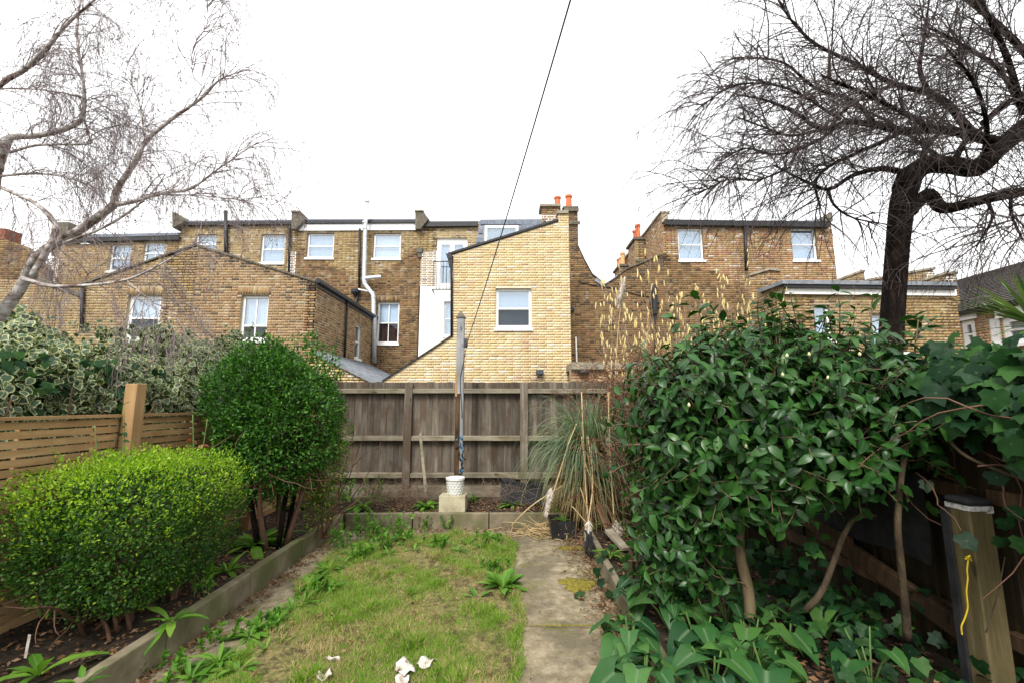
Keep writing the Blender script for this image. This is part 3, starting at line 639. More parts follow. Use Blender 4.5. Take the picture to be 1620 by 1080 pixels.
for i, (Y_, w_, zt, ps_, mt) in enumerate(((YR+2.0, .7, pz-.25, 2, TERRA), (YR+4.6, .7, pz-.55, 3, TERRAP))):
    ck = thing('chimney_stack', ['nearer brick chimney stack with red pots on the side wall right of centre', 'farther brick chimney stack with buff pots on the side wall right of centre'][i], 'chimney', (x48-.3, Y_, zt-2))
    pf = front(Y_); wall(ck, pf, [(x48-.42, zt), (x48-.02, zt)], zt-2.6, (), P_STOCK, MORTAR, thick=1.0)
    ps2 = Plane((x48-.42, 0, 0), (0, 1, 0), (-1, 0, 0)); wall(ck, ps2, [(Y_, zt), (Y_+1.1, zt)], zt-2.6, (), P_MIX, MORTAR, thick=.1)
    MB().box((x48-.5, Y_-.07, zt), (x48+.02, Y_+1.2, zt+.1)).box((x48-.46, Y_-.04, zt-.95), (x48-.004, Y_-.013, zt-.85)).build('cap', COPING, ck)
    for k in range(ps_): pot(ck, (x48-.24, Y_+.18+k*.36, zt+.1), [.62, .5, .55][k], .12, mt if k < 2 or i == 0 else TERRA)
bx_ = thing('soil_pipe', 'thick black soil pipe with bracket on the brown brick wall, right of the pampas plume', 'pipe', W(1035, 600, YR-.15))
MB().tube([W(1035, 452, YR-.14), W(1036, 497, YR-.14)], .1, 10).build('pipe', BLACK, bx_)
MB().tube([W(1036, 497, YR-.12), W(1038, 600, YR-.12)], .04, 8).build('lower_pipe', BLACK, bx_); MB().tube([W(1029, 480, YR-.14), W(1043, 480, YR-.14)], .05, 6).build('bracket', BLACK, bx_)
cb = link('cable', MB().tube([W(915+i*12, 445+i*2.6+math.sin(i)*1.2, YR-.03) for i in range(11)], .016, 5).mesh('cable', BLACK)); setp(cb, 'thin black cable sagging across the brown brick wall below the valley', 'cable')
vt = link('wall_vent', MB().lathe([(.1, 0), (.13, .03), (.13, .07), (.07, .1)], (0, 0, 0), 12).mesh('wall_vent', BLACK)); vt.location = W(903, 490, YR-.03); vt.rotation_euler = (math.pi/2, 0, 0); setp(vt, 'round black vent on the brown wall beside the yellow brick edge', 'vent')
wp = link('waste_pipe', MB().tube([W(911, 533, YR-.06), W(912.5, 575, YR-.06)], .028, 8).mesh('waste_pipe', WHITE)); setp(wp, 'thin white upright pipe low on the brown brick wall', 'pipe')
ae = thing('aerial', 'thin television aerial against the sky left of the right-hand roof', 'aerial', W(1034, 338, 18))
MB().tube([W(1035, 342, 18), W(1026, 304, 18)], .014, 5).build('mast', METAL, ae); MB().tube([W(1022, 307, 18), W(1033, 303, 18)], .02, 5).build('boom', METAL, ae)
for k in range(4): MB().tube([W(1023+k*3, 303-k*1, 18), W(1024+k*3, 311-k*1, 18)], .008, 4).build('element', METAL, ae)
# low outbuilding right of the yellow gable
YO = 11.3
h = thing('outbuilding', 'low flat-roofed brick outbuilding with worn grey roof edge beside the yellow extension', 'outbuilding', (2.4, YO, 0))
wall(h, front(YO), [(X(903, 590, YO), Z(584, YO)), (X(1100, 590, YO), Z(584, YO))], 0, (), P_RED, MORTAR, zmin=1.3)
MB().box((X(903, 580, YO), YO-.12, Z(584, YO)), (X(1110, 580, YO), YO+3.5, Z(573, YO))).build('roof', STONE, h)
for a in (923, 969):
    q = W(a, 588, YO-.06); MB().lathe([(.12, 0), (.14, .05), (.1, .12)], (q.x, q.y, q.z-.06), 10).build('vent', BLACK, h)

# --- right low extension with white fascia, saw-tooth walls, tiled house -----------------
YE = 11.2; fe = front(YE)
h = thing('rear_extension', 'single storey brick extension with long white fascia and grey roof, behind the bare tree trunk', 'house', (X(1380, 500, YE), YE, 0))
xa_, xb_ = X(1240, 500, YE), X(1517, 500, YE)
h1 = hole(YE, 1382, 497, 1432, 560); h2 = hole(YE, 1290, 482, 1316, 540)
wall(h, fe, [(xa_, Z(450, YE)), (xb_, Z(450, YE))], 0, [h1, h2], P_A, MORTAR, zmin=1.8)
window(h, fe, *h1, mid=.5, up=BLINDW); window(h, fe, *h2, mid=0)
bar(h, W(1241, 450, YE-.1), W(1512, 453, YE-.1), .08, .25, WHITE, 'fascia')
MB().hull([W(1238, 443, YE-.25), W(1514, 446, YE-.25), W(1514, 452, YE-.25), W(1238, 449, YE-.25)], [p+Vector((0, 1.15, .05)) for p in (W(1238, 443, YE-.25), W(1514, 446, YE-.25), W(1514, 452, YE-.25), W(1238, 449, YE-.25))]).build('roof', LEAD, h)
bar(h, W(1240, 449, YE-.2), W(1515, 452, YE-.2), .1, .09, BLACK, 'gutter')
pl = Plane((xa_, 0, 0), (0, 1, 0), (-1, 0, 0)); wall(h, pl, [(YE, Z(450, YE)), (YE+1.15, Z(450, YE))], 0, (), P_A, MORTAR, zmin=2.2)
verge(h, YE-.06, (1212, 482), (1243, 457), .05, .1, COPING)
# saw-tooth party walls
for i, (pts, Yt, lb) in enumerate((
    ([(1318, 447), (1360, 431), (1367, 431), (1367, 470)], 14.6, 'first sloping brick party wall with stone coping, left of the bare tree trunk'),
    ([(1372, 445), (1465, 428), (1478, 427), (1478, 470)], 14.2, 'long sloping brick party wall with stone coping seen on both sides of the bare trunk'),
    ([(1455, 446), (1495, 434), (1513, 434), (1517, 470)], 13.2, 'last sloping brick party wall with stone coping at the right end of the low extension'),
    ([(1185, 437), (1216, 428), (1234, 430), (1238, 470)], 13.0, 'short sloping brick party wall in front of the top-storey wall, behind the catkins'))):
    tp = [(X(a, b, Yt), Z(b, Yt)) for a, b in pts[:3]]
    t_ = thing('party_wall', lb, 'wall', (tp[1][0], Yt, 0), 'sloping party walls of the right-hand extensions')
    wall(t_, front(Yt), tp, 0, (), P_STOCK, MORTAR, zmin=3.2, thick=.3)
    for a, b in zip(pts[:3], pts[1:3]): slopecap(t_, a, b, STONE, .07, Yt, .4)
# tiled house at the far right; its long wall faces left
h = thing('tiled_house', 'red brick house with dark tiled roof and white windows at the right edge', 'house', (13, 12, 0))
xw = 13.0; pt = Plane((xw, 0, 0), (0, 1, 0), (-1, 0, 0))
zE = WX(1520, 499, xw).z; y17 = 16.5
def hx(x0, y0, x1, y1, x=xw):
    a, b = YatX(x0, (y0+y1)/2, x), YatX(x1, (y0+y1)/2, x); return (min(a, b), WX(x0, y1, x).z, max(a, b), WX(x0, y0, x).z)
hw = [hx(1523, 508, 1545, 556), hx(1566, 504, 1584, 548), hx(1588, 503, 1640, 548)]
ltz = [(q[0]-.05, q[3], q[2]+.05, q[3]+.24) for q in hw]
P_RB = pal([(.5, .24, .12), (.46, .28, .14), (.52, .3, .15), (.42, .2, .1), (.5, .36, .2)])
wall(h, pt, [(8.5, zE), (y17, zE)], 0, hw, P_RB, MORTAR, zmin=2.0, lint=ltz[1:2])
for q in hw: window(h, pt, *q, fw=.13, mid=.5, up=BLINDW, low=PANEBLUE, rec=.03)
for q in (hw[0], hw[2]): MB().box((xw-.06, q[0]-.1, q[3]+.005), (xw-.014, q[2]+.1, q[3]+.23)).build('lintel', WHITE, h)
MB().box((xw-.16, 8, zE-.02), (xw-.04, y17, zE+.1)).build('gutter', BLACK, h)
xg, zG = 17.0, WX(1512, 447, 17.0).z
MB().hull([(xw-.1, 8, zE+.05), (xg, 8, zG-.06), (xg, y17, zG-.06), (xw-.1, y17, zE+.05)], [(xw-.1, 8, zE+.08), (xg, 8, zG-.03), (xg, y17, zG-.03), (xw-.1, y17, zE+.08)]).build('roof', TILE, h)
m = MB(); n = 22; dx, dz = (xg-xw+.1)/n, (zG-zE-.11)/n; L_ = math.hypot(dx, dz); nx, nz = -dz/L_, dx/L_
for i in range(n):
    x0, z0 = xw-.1+dx*i, zE+.08+dz*i; y_ = 8.0+(.12 if i % 2 else 0)
    while y_ < y17-.25:
        t0, t1 = .035+R.random()*.008, .008; a = (x0-.02*dx, z0-.02*dz); b = (x0+dx*1.08, z0+dz*1.08)
        m.add([(a[0], y_, a[1]), (a[0], y_+.23, a[1]), (b[0], y_+.23, b[1]), (b[0], y_, b[1]), (a[0]+nx*t0, y_, a[1]+nz*t0), (a[0]+nx*t0, y_+.23, a[1]+nz*t0), (b[0]+nx*t1, y_+.23, b[1]+nz*t1), (b[0]+nx*t1, y_, b[1]+nz*t1)],
              [(4, 5, 6, 7), (0, 1, 5, 4), (1, 2, 6, 5), (3, 0, 4, 7)]); y_ += .24
m.build('roof_tiles', TILE, h, kind='stuff')
MB().box((xg-.08, 8, zG-.04), (xg+.08, y17, zG+.06)).build('ridge', TILE, h)
sdh = thing('satellite_dish', 'small grey satellite dish on the eave of the tiled house', 'satellite dish', WX(1550, 480, xw-.3))
q = WX(1551, 476, xw-.3); MB().lathe([(.02, 0), (.18, .05), (.22, .09), (.2, .09), (.02, .03)], tuple(q), 14).build('dish', GALV, sdh); MB().tube([q, q+Vector((.2, 0, -.25))], .02, 6).build('arm', GALV, sdh)

# ---------------------------------------------------------------- ground
def sheet(name, x0, x1, y0, y1, n, m, zf, mat, edge=.0, label=None, kind='structure', parent=None):
    xs_, ys_ = np.linspace(x0, x1, n), np.linspace(y0, y1, m); V = []
    for j, y in enumerate(ys_):
        for i, x in enumerate(xs_):
            e = edge*math.sin(y*5.1+x)*.6+edge*math.sin(y*13.7)*.4 if i in (0, n-1) else 0
            V.append((x+e, y, zf(x, y)))
    Fq = [[j*n+i, j*n+i+1, (j+1)*n+i+1, (j+1)*n+i] for j in range(m-1) for i in range(n-1)]
    o = link(name, npmesh(name, V, Fq, mat, smooth=True), parent, label, kind); return o
EARTH = surf('dark_soil', [(.014, .010, .006), (.03, .021, .014), (.055, .04, .026)], 13, rough=.95, bs=.9, bd=.02)
LAWNB = surf('thatch_under_grass', [(.06, .08, .015), (.15, .13, .045), (.29, .22, .10)], 38, rough=.95, bs=.8, bd=.01, big=14, bigc=(.06, .045, .02))
def pathmat():
    m, t, p = nodes('weathered_path_concrete'); c = coords(t, True)
    col = ramp(t, noise(t, c, 9, 8, .72), [(.10, .08, .045), (.22, .18, .115), (.36, .31, .21)], .3, .68)
    col = mixc(t, ramp(t, noise(t, c, 1.7, 5, .65), [(0, 0, 0), (.8, .8, .8)], .46, .6), col, (.10, .085, .055))
    col = mixc(t, ramp(t, noise(t, c, 3.3, 6, .7), [(0, 0, 0), (.9, .9, .9)], .54, .66), col, (.12, .12, .03))
    v = t.nodes.new('ShaderNodeTexVoronoi'); v.inputs['Scale'].default_value = 120; t.links.new(c, v.inputs['Vector'])
    col = mixc(t, ramp(t, v.outputs['Distance'], [(.7, .7, .7), (0, 0, 0)], .12, .25), col, (.42, .38, .3))
    t.links.new(col, p.inputs['Base Color']); p.inputs['Roughness'].default_value = .93; p.inputs['Specular IOR Level'].default_value = .2
    bump(t, p, noise(t, c, 30, 8, .75), .8, .008); return m
PATHM = pathmat()
GROUNDM = surf('rough_ground', [(.05, .05, .025), (.09, .085, .045)], 2, rough=.95)
sheet('ground', -150, 150, -60, 250, 30, 30, lambda x, y: -.08, GROUNDM)
def pz_(x, y): return .006*math.sin(x*7+y*2.1)+.008*math.sin(y*3.3-x*2)
px0, px1, jy = -.35, .86, G0(880, 990).y
sheet('concrete_path', px0, px1, 1.2, jy-.001, 14, 20, lambda x, y: pz_(x, y), PATHM, .0)
sheet('concrete_path', px0, px1, jy+.001, 6.02, 14, 40, lambda x, y: pz_(x, y), PATHM, .0)
sheet('concrete_strip', -2.2, -1.5, 1.2, 6.02, 8, 40, lambda x, y: pz_(x, y)-.004, PATHM, .0)
sheet('concrete_strip', -1.5, -.35, 5.55, 6.02, 12, 6, lambda x, y: pz_(x, y), PATHM, .0)
LX0, LX1 = -1.80, .05
def lawnedge(y): return LX0+.12*math.sin(y*2.3)+.05*math.sin(y*7.1), LX1-.09*max(0, (y-3)/3)+.035*math.sin(y*3.7+1)+.02*math.sin(y*11)
V = []; n, m_ = 26, 60
for j in range(m_):
    y = 1.2+(5.72-1.2)*j/(m_-1); a, b = lawnedge(y)
    for i in range(n):
        x = a+(b-a)*i/(n-1); ed = min(i, n-1-i, (m_-1-j))
        V.append((x, y, (-.01 if ed == 0 else .022)+.012*math.sin(x*3+y*2.2)+.008*math.sin(x*9+y*7)))
link('lawn', npmesh('lawn', V, [[j*n+i, j*n+i+1, (j+1)*n+i+1, (j+1)*n+i] for j in range(m_-1) for i in range(n-1)], LAWNB, smooth=True), kind='structure')
def lump(x, y): return .03*math.sin(x*4+y*3)+.02*math.sin(x*11-y*6)
sheet('soil', -3.4, -2.27, 1.0, 7.3, 18, 70, lambda x, y: .15+lump(x, y)*.7, EARTH)
sheet('soil', -2.27, .9, 6.12, 7.3, 40, 16, lambda x, y: .14+lump(x, y)*.7, EARTH)
sheet('soil', .92, 2.8, 1.0, 7.3, 24, 70, lambda x, y: .12+lump(x, y), EARTH)

# kerbs: separate concrete lengths
def kerb(lb, pts, th, h, side):
    k = thing('garden_kerb', lb, 'kerb', (pts[0][0], pts[0][1], 0)); 
    for (a, b, z0, z1) in zip(pts, pts[1:], [p[2] for p in pts], [p[3] for p in pts]):
        A, B_ = Vector((a[0], a[1], 0)), Vector((b[0], b[1], 0)); d = (B_-A).normalized(); A += d*.006; B_ -= d*.006; nn = Vector((-d.y, d.x, 0))*th*side
        MB().hull([A-Vector((0, 0, .05)), B_-Vector((0, 0, .05)), B_+nn-Vector((0, 0, .05)), A+nn-Vector((0, 0, .05))],
                  [A+Vector((0, 0, z0)), B_+Vector((0, 0, z1)), B_+nn+Vector((0, 0, z1)), A+nn+Vector((0, 0, z0))]).build('kerb_stone', CONC, k, bevel=.01)
    return k
kerb('long weathered concrete kerb edging the left bed, running up to the back corner', [(-2.2, 1.1, .2, .2), (-2.19, 3.05, .2, .2), (-2.2, 3.98, .205, .2), (-2.215, 4.95, .19, .2), (-2.19, 6.02, .2, .2)], .075, .2, 1)
kerb('low mossy concrete kerb across the back bed below the fence', [(-2.18, 6.04, .19, .195), (-1.3, 6.05, .2, .2), (-.3, 6.03, .2, .195), (.86, 6.05, .19, .19)], .07, .2, 1)
kerb('broken concrete kerb edging the right bed beside the path', [(.86, 1.1, .14, .14), (.86, 3.3, .14, .15), (.84, 3.8, .16, .15), (.86, 4.35, .14, .15), (.875, 5.0, .15, .16), (.87, 5.9, .14, .15)], .06, .15, -1)

# ---------------------------------------------------------------- rear fence
YF = 7.2
f_ = thing('panel_fence', 'tall weathered featheredge timber fence across the back of the garden', 'fence', (0, YF, 0))
ft = Z(603.5, YF); fb = .34
x_ = -3.6; i = 0
while x_ < 3.3:
    wB = R.uniform(.098, .112); tl = R.uniform(-.006, .006); zt = ft+R.uniform(-.006, .006); yb = YF+.062
    b_ = MB().hull([(-wB/2, 0, 0), (wB/2+.012, .03, 0), (wB/2+.012, .034, 0), (-wB/2, .036, 0)], [(-wB/2, 0, zt-fb), (wB/2+.012, .03, zt-fb), (wB/2+.012, .034, zt-fb), (-wB/2, .036, zt-fb)]).build('board', OLDW, f_)
    b_.location = (x_+wB/2, YF+.06, fb); b_.rotation_euler = (0, R.uniform(-.004, .004), 0); x_ += wB
posts = [X(645, 690, YF)-1.83, X(645, 690, YF), X(829, 690, YF), X(829, 690, YF)+1.83, X(645, 690, YF)-3.5]
for x_ in posts:
    o = MB().box((-.06, -.05, 0), (.06, .05, ft-.02)).build('post', OLDW, f_, bevel=.004); o.location = (x_, YF, 0)
for z_ in (Z(618, YF)+.0, Z(693, YF)+.0, .5):
    for a, b in zip(sorted(posts), sorted(posts)[1:]):
        z0 = z_+R.uniform(-.004, .004); o = MB().hull([(0, -.03, -.035), (b-a-.124, -.03, -.035), (b-a-.124, .055, -.035), (0, .055, -.035)], [(0, -.028, .03), (b-a-.124, -.028, .03), (b-a-.124, .055, .042), (0, .055, .042)]).build('rail', OLDR, f_, bevel=.003); o.location = (a+.062, YF, z0)
for a, b in zip(sorted(posts), sorted(posts)[1:]):
    o = MB().box((0, 0, 0), (b-a-.01, .028, .17)).build('gravel_board', OLDR, f_); o.location = (a+.005, YF+.03, .165)
# ---------------------------------------------------------------- left slatted fence
XF = -3.2
f_ = thing('slatted_fence', 'new golden timber fence of narrow horizontal slats along the left side', 'fence', (XF, 4.5, 0))
pY = [.9, 2.3, 3.68, 5.5, 7.1]; zt0 = 1.50
pitch = .0605
for a, b in zip(pY, pY[1:]):
    for k in range(22):
        z1 = zt0-.012-k*pitch; o = MB().box((-.02, 0, -.048), (0, b-a-.008, 0)).build('slat', SLATW, f_)
        o.location = (XF-.02+R.uniform(-.002, .002), a+.004, z1+R.uniform(-.0015, .0015)); o.rotation_euler = (0, R.uniform(-.02, .02), 0)
    o = MB().box((-.055, 0, 0), (.012, b-a-.008, .022)).build('capping', SLATW, f_); o.location = (XF-.0, a+.004, zt0)
    for y_ in (a+.15, (a+b)/2, b-.15): o = MB().box((-.03, -.02, .2), (0, .02, zt0-.03)).build('batten', SLATW, f_); o.location = (XF-.045, y_, 0)
ptop = WX(203, 606, XF+.05).z
for y_, z_ in ((2.3, 1.5), (3.72, ptop), (5.5, 1.51), (7.1, 1.51)):
    o = MB().box((-.05, -.05, 0), (.05, .05, z_)).build('post', GOLDP, f_, bevel=.004); o.location = (XF+.055, y_, 0)
# ---------------------------------------------------------------- right fence
XRF = 2.55
f_ = thing('dark_fence', 'old dark timber fence under overhanging ivy on the right side', 'fence', (XRF, 4, 0))
y_ = .6; bk_ = False
while y_ < 7.15:
    wB = R.uniform(.1, .15); top_ = R.uniform(1.72, 1.8); bot = .04
    bk_ = not bk_; o = MB().box((0, -wB/2-.012, 0), (.016, wB/2+.012, top_-bot)).build('board', DARKW, f_); o.location = (XRF+.03+(.02 if bk_ else 0)+R.uniform(0, .003), y_, bot); o.rotation_euler = (R.uniform(-.006, .006), 0, 0); y_ += wB
for z_ in (.42, 1.12, 1.62):
    for a, b in ((.6, 2.45), (2.6, 4.6), (4.6, 7.1)):
        o = MB().box((-.055, 0, -.04), (0, b-a-.01, .04)).build('rail', ROTW, f_, bevel=.004); o.location = (XRF+.02, a, z_)
o = MB().box((-.05, 0, -.06), (0, 1.7, .06)).build('rail', ROTW, f_, label='rotten rail hanging at a slant', bevel=.01); o.location = (XRF-.07, 2.6, .38); o.rotation_euler = (.22, 0, 0)
q = W(1532, 800, 2.42); ph = q.z
fp = thing('fence_post', 'stout dark timber post with black cap and flaked white top, right foreground', 'post', (q.x, 2.42, .05))
o = MB().box((-.06, -.06, 0), (.06, .06, ph)).build('shaft', DARKP, fp, bevel=.006); o.location = (q.x, 2.42, .0)
MB().box((q.x-.063, 2.357, ph-.012), (q.x+.03, 2.484, ph+.012)).box((q.x+.03, 2.357, ph-.022), (q.x+.064, 2.484, ph+.012)).build('white_band', surf('flaked_white_paint', [(.12, .1, .07), (.5, .5, .48), (.66, .66, .64)], 55, rough=.8), fp)
MB().box((q.x-.07, 2.35, ph+.013), (q.x+.066, 2.49, ph+.05)).build('cap', FELT, fp, bevel=.02)
MB().box((q.x-.078, 2.46, .05), (q.x-.064, 2.5, ph-.02)).build('edge_strip', FELT, fp)
YEL = surf('yellow_string', [(.5, .34, .01), (.62, .44, .02)], 30, rough=.6)
st = [W(1532, 882, 2.34), W(1530, 900, 2.33), W(1531, 915, 2.33), W(1529, 935, 2.335), W(1531, 960, 2.335), W(1526, 978, 2.335), W(1521, 990, 2.335), W(1522, 1003, 2.335)]
s_ = link('string', MB().tube(smoothpath(st, [.004]*8)[0], .003, 5).mesh('string', YEL)); setp(s_, 'yellow string dangling from a nail on the dark post', 'string')
s2 = MB().tube([W(1527, 884, 2.335), W(1534, 878, 2.33), W(1537, 886, 2.335), W(1529, 880, 2.33)], .004, 5).build('knot', YEL, s_)
fb_ = thing('felt_sheet', 'black felt sheet hung on the dark fence behind the camellia stem', 'felt', (XRF-.05, 3.4, .7))
V = []; n = 14
for j in range(8):
    for i in range(n): V.append((XRF-.09+.012*math.sin(i*1.3+j*.5), 2.75+i*.11, .66+j*.075+.015*math.sin(i*.8)))
link('sheet', npmesh('sheet', V, [[j*n+i, j*n+i+1, (j+1)*n+i+1, (j+1)*n+i] for j in range(7) for i in range(n-1)], FELT, smooth=True), fb_)
bo = link('panel_board', MB().box((-.01, 0, 0), (.01, .4, .16)).mesh('panel_board', ROTW)); bo.location = (XRF-.1, 3.35, .5); bo.rotation_euler = (.1, -.12, 0); setp(bo, 'short brown board lying against the dark fence below the felt', 'board')

# ---------------------------------------------------------------- line post and clothes line
YP = 6.55
pb = W(730, 770, YP); pt_ = W(729, 503, YP)
t_ = thing('line_post', 'tall grey clothes line post with pointed cap in front of the back fence', 'post', (pb.x, YP, .1))
o = MB().box((-.055, -.045, 0), (.055, .045, pt_.z-.5)).build('shaft', GREYP, t_, bevel=.006); o.location = (pt_.x+.005, YP, .5)
# rotten lower half
o = MB().box((-.052, -.05, 0), (.018, -.046, 1.28)).box((-.02, -.056, .3), (.012, -.05, 1.0)).build('rot_scar', ROTW, t_); o.location = (pt_.x-.002, YP, .48)
o = MB().box((-.018, -.052, 0), (.012, -.046, .34)).build('bare_wood', GOLDP, t_, bevel=.002); o.location = (pt_.x-.042, YP, 1.72)
o = MB().hull([(-.03, -.03, 0), (.03, -.03, 0), (.03, .03, 0), (-.03, .03, 0)], [(-.05, -.04, .42), (.05, -.04, .42), (.05, .04, .42), (-.05, .04, .42)]).build('post_foot', ROTW, t_); o.location = (pt_.x+.0, YP, .1)
zc_ = pt_.z; xc_ = pt_.x+.005
MB().hull([(xc_-.07, YP-.065, zc_), (xc_+.07, YP-.065, zc_), (xc_+.07, YP+.065, zc_), (xc_-.07, YP+.065, zc_)], [(xc_-.06, YP-.055, zc_+.02), (xc_+.06, YP-.055, zc_+.02), (xc_+.06, YP+.055, zc_+.02), (xc_-.06, YP+.055, zc_+.02)]).hull([(xc_-.06, YP-.055, zc_+.021), (xc_+.06, YP-.055, zc_+.021), (xc_+.06, YP+.055, zc_+.021), (xc_-.06, YP+.055, zc_+.021)], [(xc_-.003, YP-.003, zc_+.11), (xc_+.003, YP-.003, zc_+.11), (xc_+.003, YP+.003, zc_+.11), (xc_-.003, YP+.003, zc_+.11)]).build('cap', COPING, t_)
q = W(737, 543, YP); MB().box((q.x-.03, YP-.05, q.z-.07), (q.x+.03, YP-.03, q.z+.07)).box((q.x-.005, YP-.08, q.z-.05), (q.x+.035, YP-.05, q.z+.05)).build('cleat', METAL, t_, bevel=.006)
BLUE = surf('blue_rag', [(.02, .09, .2), (.05, .18, .33)], 30, rough=.8)
rg = thing('rag', 'torn blue and black rag tied round the middle of the grey post', 'rag', W(728, 712, YP-.05))
for k in range(16):
    a = W(728+R.uniform(-7, 6), 690+k*4.4, YP-.062); b = a+Vector((R.uniform(-.05, .05), R.uniform(-.02, .01), R.uniform(-.09, .0)))
    MB().tube(smoothpath([a, (a+b)/2+Vector((R.uniform(-.03, .03), -.02, 0)), b], [.01, .016, .006])[0], .011, 6).build('strip', BLUE if k % 4 == 0 or (k < 3) else FELT, rg, smooth=True)
a, b = W(737, 548, YP-.06), W(897, 0, 2.2); b2 = a+(b-a)*1.35
ln = link('clothes_line', MB().tube([a+(b2-a)*t-Vector((0, 0, .10*math.sin(t*math.pi))) for t in [i/16 for i in range(17)]], .0055, 6).mesh('clothes_line', surf('blue_line', [(.05, .075, .10), (.09, .12, .15)], 20, rough=.6))); setp(ln, 'thin blue-grey clothes line rising from the post out over the camera', 'line')
l2 = link('cord', MB().tube(smoothpath([W(737, 552, YP-.06), W(733, 575, YP-.06), W(728, 600, YP-.06), W(730, 640, YP-.06), W(731, 660, YP-.07)], [.005]*5)[0], .005, 5).mesh('cord', FELT)); setp(l2, 'loose dark cord end hanging down the grey line post', 'cord')
# block and basket pot
YB = 6.3
q = W(716, 808, YB-.02); bw = (X(737, 795, 6.17)-X(695, 795, 6.17))
blk = link('concrete_block', MB().box((-bw/2, -.11, 0), (bw/2, .11, .215)).mesh('concrete_block', BLOCK)); blk.location = (X(716, 795, 6.2), 6.28, .175); blk.rotation_euler = (0, 0, -.04)
mo = blk.modifiers.new('bevel', 'BEVEL'); mo.width = .008; mo.segments = 2; setp(blk, 'pale concrete block under the white plant pot', 'block')
pt2 = thing('plant_pot', 'small white basket-weave plant pot standing on the concrete block', 'plant pot', (X(720, 782, 6.28), 6.28, .39))
POTM = surf('white_pot', [(.62, .62, .58), (.76, .76, .73)], 12, rough=.6)
prf = [(.088, 0), (.092, .01), (.115, .19), (.128, .195), (.13, .225), (.118, .228), (.108, .19), (.09, .05), (.0, .045)]
MB().lathe(prf, (pt2.location.x, 6.28, .39), 28).build('bowl', POTM, pt2, smooth=False)
m = MB()
for r_ in range(5):
    for k in range(14):
        a0 = 2*math.pi*(k+(r_ % 2)*.5)/14; z_ = .395+.02+r_*.034; rr_ = .0925+.023*(z_-.39)/.19
        c, s = math.cos(a0), math.sin(a0); pts = []
        for da, dz_, dr_ in ((-.17, 0, 0), (0, -.012, .006), (.17, 0, 0), (0, .014, .006)):
            pts.append((pt2.location.x+(rr_+dr_*1.6+.002)*math.cos(a0+da), 6.28+(rr_+dr_+.002)*math.sin(a0+da), z_+dz_))
        cpt = (pt2.location.x+(rr_+.011)*c, 6.28+(rr_+.011)*s, z_); m.add(pts+[cpt], [(0, 1, 4), (1, 2, 4), (2, 3, 4), (3, 0, 4)])
m.build('woven_relief', POTM, pt2)
# leaning stick, black trough, board, bucket, planks
sk = link('stick', MB().hull([(-.022, -.01, 0), (.022, -.01, 0), (.022, .012, 0), (-.022, .012, 0)], [(-.02, -.01, .86), (.02, -.01, .9), (.02, .012, .9), (-.02, .012, .86)]).mesh('stick', OLDR)); sk.location = W(674, 775, 6.75)-Vector((0, 0, .02)); sk.rotation_euler = (-.28, -.19, 0); setp(sk, 'pale flat timber stake leaning on the back fence', 'stake')
tr = thing('black_trough', 'black plastic sheet bundle leaning by the back fence, right of the post', 'sheet', (.15, 6.85, .15))
V = []; n = 12
for j in range(7):
    for i in range(n): V.append((X(792, 780, 6.8)+i*.062, 6.62+j*.05+.02*math.sin(i*1.7+j), .17+.05*j*1.1+.02*math.sin(i*.9)-.004*i*j*.4))
link('sheet', npmesh('sheet', V, [[j*n+i, j*n+i+1, (j+1)*n+i+1, (j+1)*n+i] for j in range(6) for i in range(n-1)], FELT, smooth=False), tr)
bo = link('plank', MB().box((0, 0, 0), (.75, .03, .045)).mesh('plank', OLDR)); bo.location = W(782, 752, 6.75); bo.rotation_euler = (.1, .13, 0); setp(bo, 'thin grey plank resting on the black sheet behind the block', 'plank')
bo = link('plank', MB().box((0, 0, 0), (.36, .03, .09)).mesh('plank', OLDR)); bo.location = W(820, 757, 6.7); bo.rotation_euler = (.1, .0, 0); setp(bo, 'short wide grey plank beside the pampas grass', 'plank')
bk = thing('square_bucket', 'square black plastic planter full of weeds at the end of the path', 'planter', W(892, 850, 5.5))
bl_, br_ = G0(873, 850, .02), G0(914, 850, .02); yb = bl_.y; wd = br_.x-bl_.x; hb_ = .21
A = [(bl_.x, yb, .012), (br_.x, yb, .012), (br_.x, yb+wd, .012), (bl_.x, yb+wd, .012)]; T = [(bl_.x-.02, yb-.02, hb_), (br_.x+.02, yb-.02, hb_), (br_.x+.02, yb+wd+.02, hb_), (bl_.x-.02, yb+wd+.02, hb_)]
ti = [(bl_.x-.008, yb-.008, hb_), (br_.x+.008, yb-.008, hb_), (br_.x+.008, yb+wd+.008, hb_), (bl_.x-.008, yb+wd+.008, hb_)]; bi = [(x, y, .14) for x, y, z in ti]
m = MB(); m.v = A+T+ti+bi; m.f = [(0, 1, 2, 3)]+[(i, (i+1) % 4, (i+1) % 4+4, i+4) for i in range(4)]+[(i+4, (i+1) % 4+4, (i+1) % 4+8, i+8) for i in range(4)]+[(i+8, (i+1) % 4+8, (i+1) % 4+12, i+12) for i in range(4)]
m.build('tub', BLACK, bk); MB().box((bl_.x, yb, .13), (br_.x, yb+wd, .165)).build('soil', EARTH, bk)
BK = bk; BKC = ((bl_.x+br_.x)/2, yb+wd/2, .165)
def plank(a, b, w_, t, mat, lb, cat='plank', nm='plank'):
    A, B_ = Vector(a), Vector(b); d = (B_-A); L = d.length; o = link(nm, MB().box((-w_/2, -t/2, 0), (w_/2, t/2, L)).mesh(nm, mat)); o.location = A
    o.rotation_euler = d.to_track_quat('Z', 'Y').to_euler(); mo = o.modifiers.new('bevel', 'BEVEL'); mo.width = .004; setp(o, lb, cat); return o
plank(W(948, 798, 5.35), W(966, 845, 5.0), .09, .03, ROTW, 'brown split board leaning under the pampas grass')
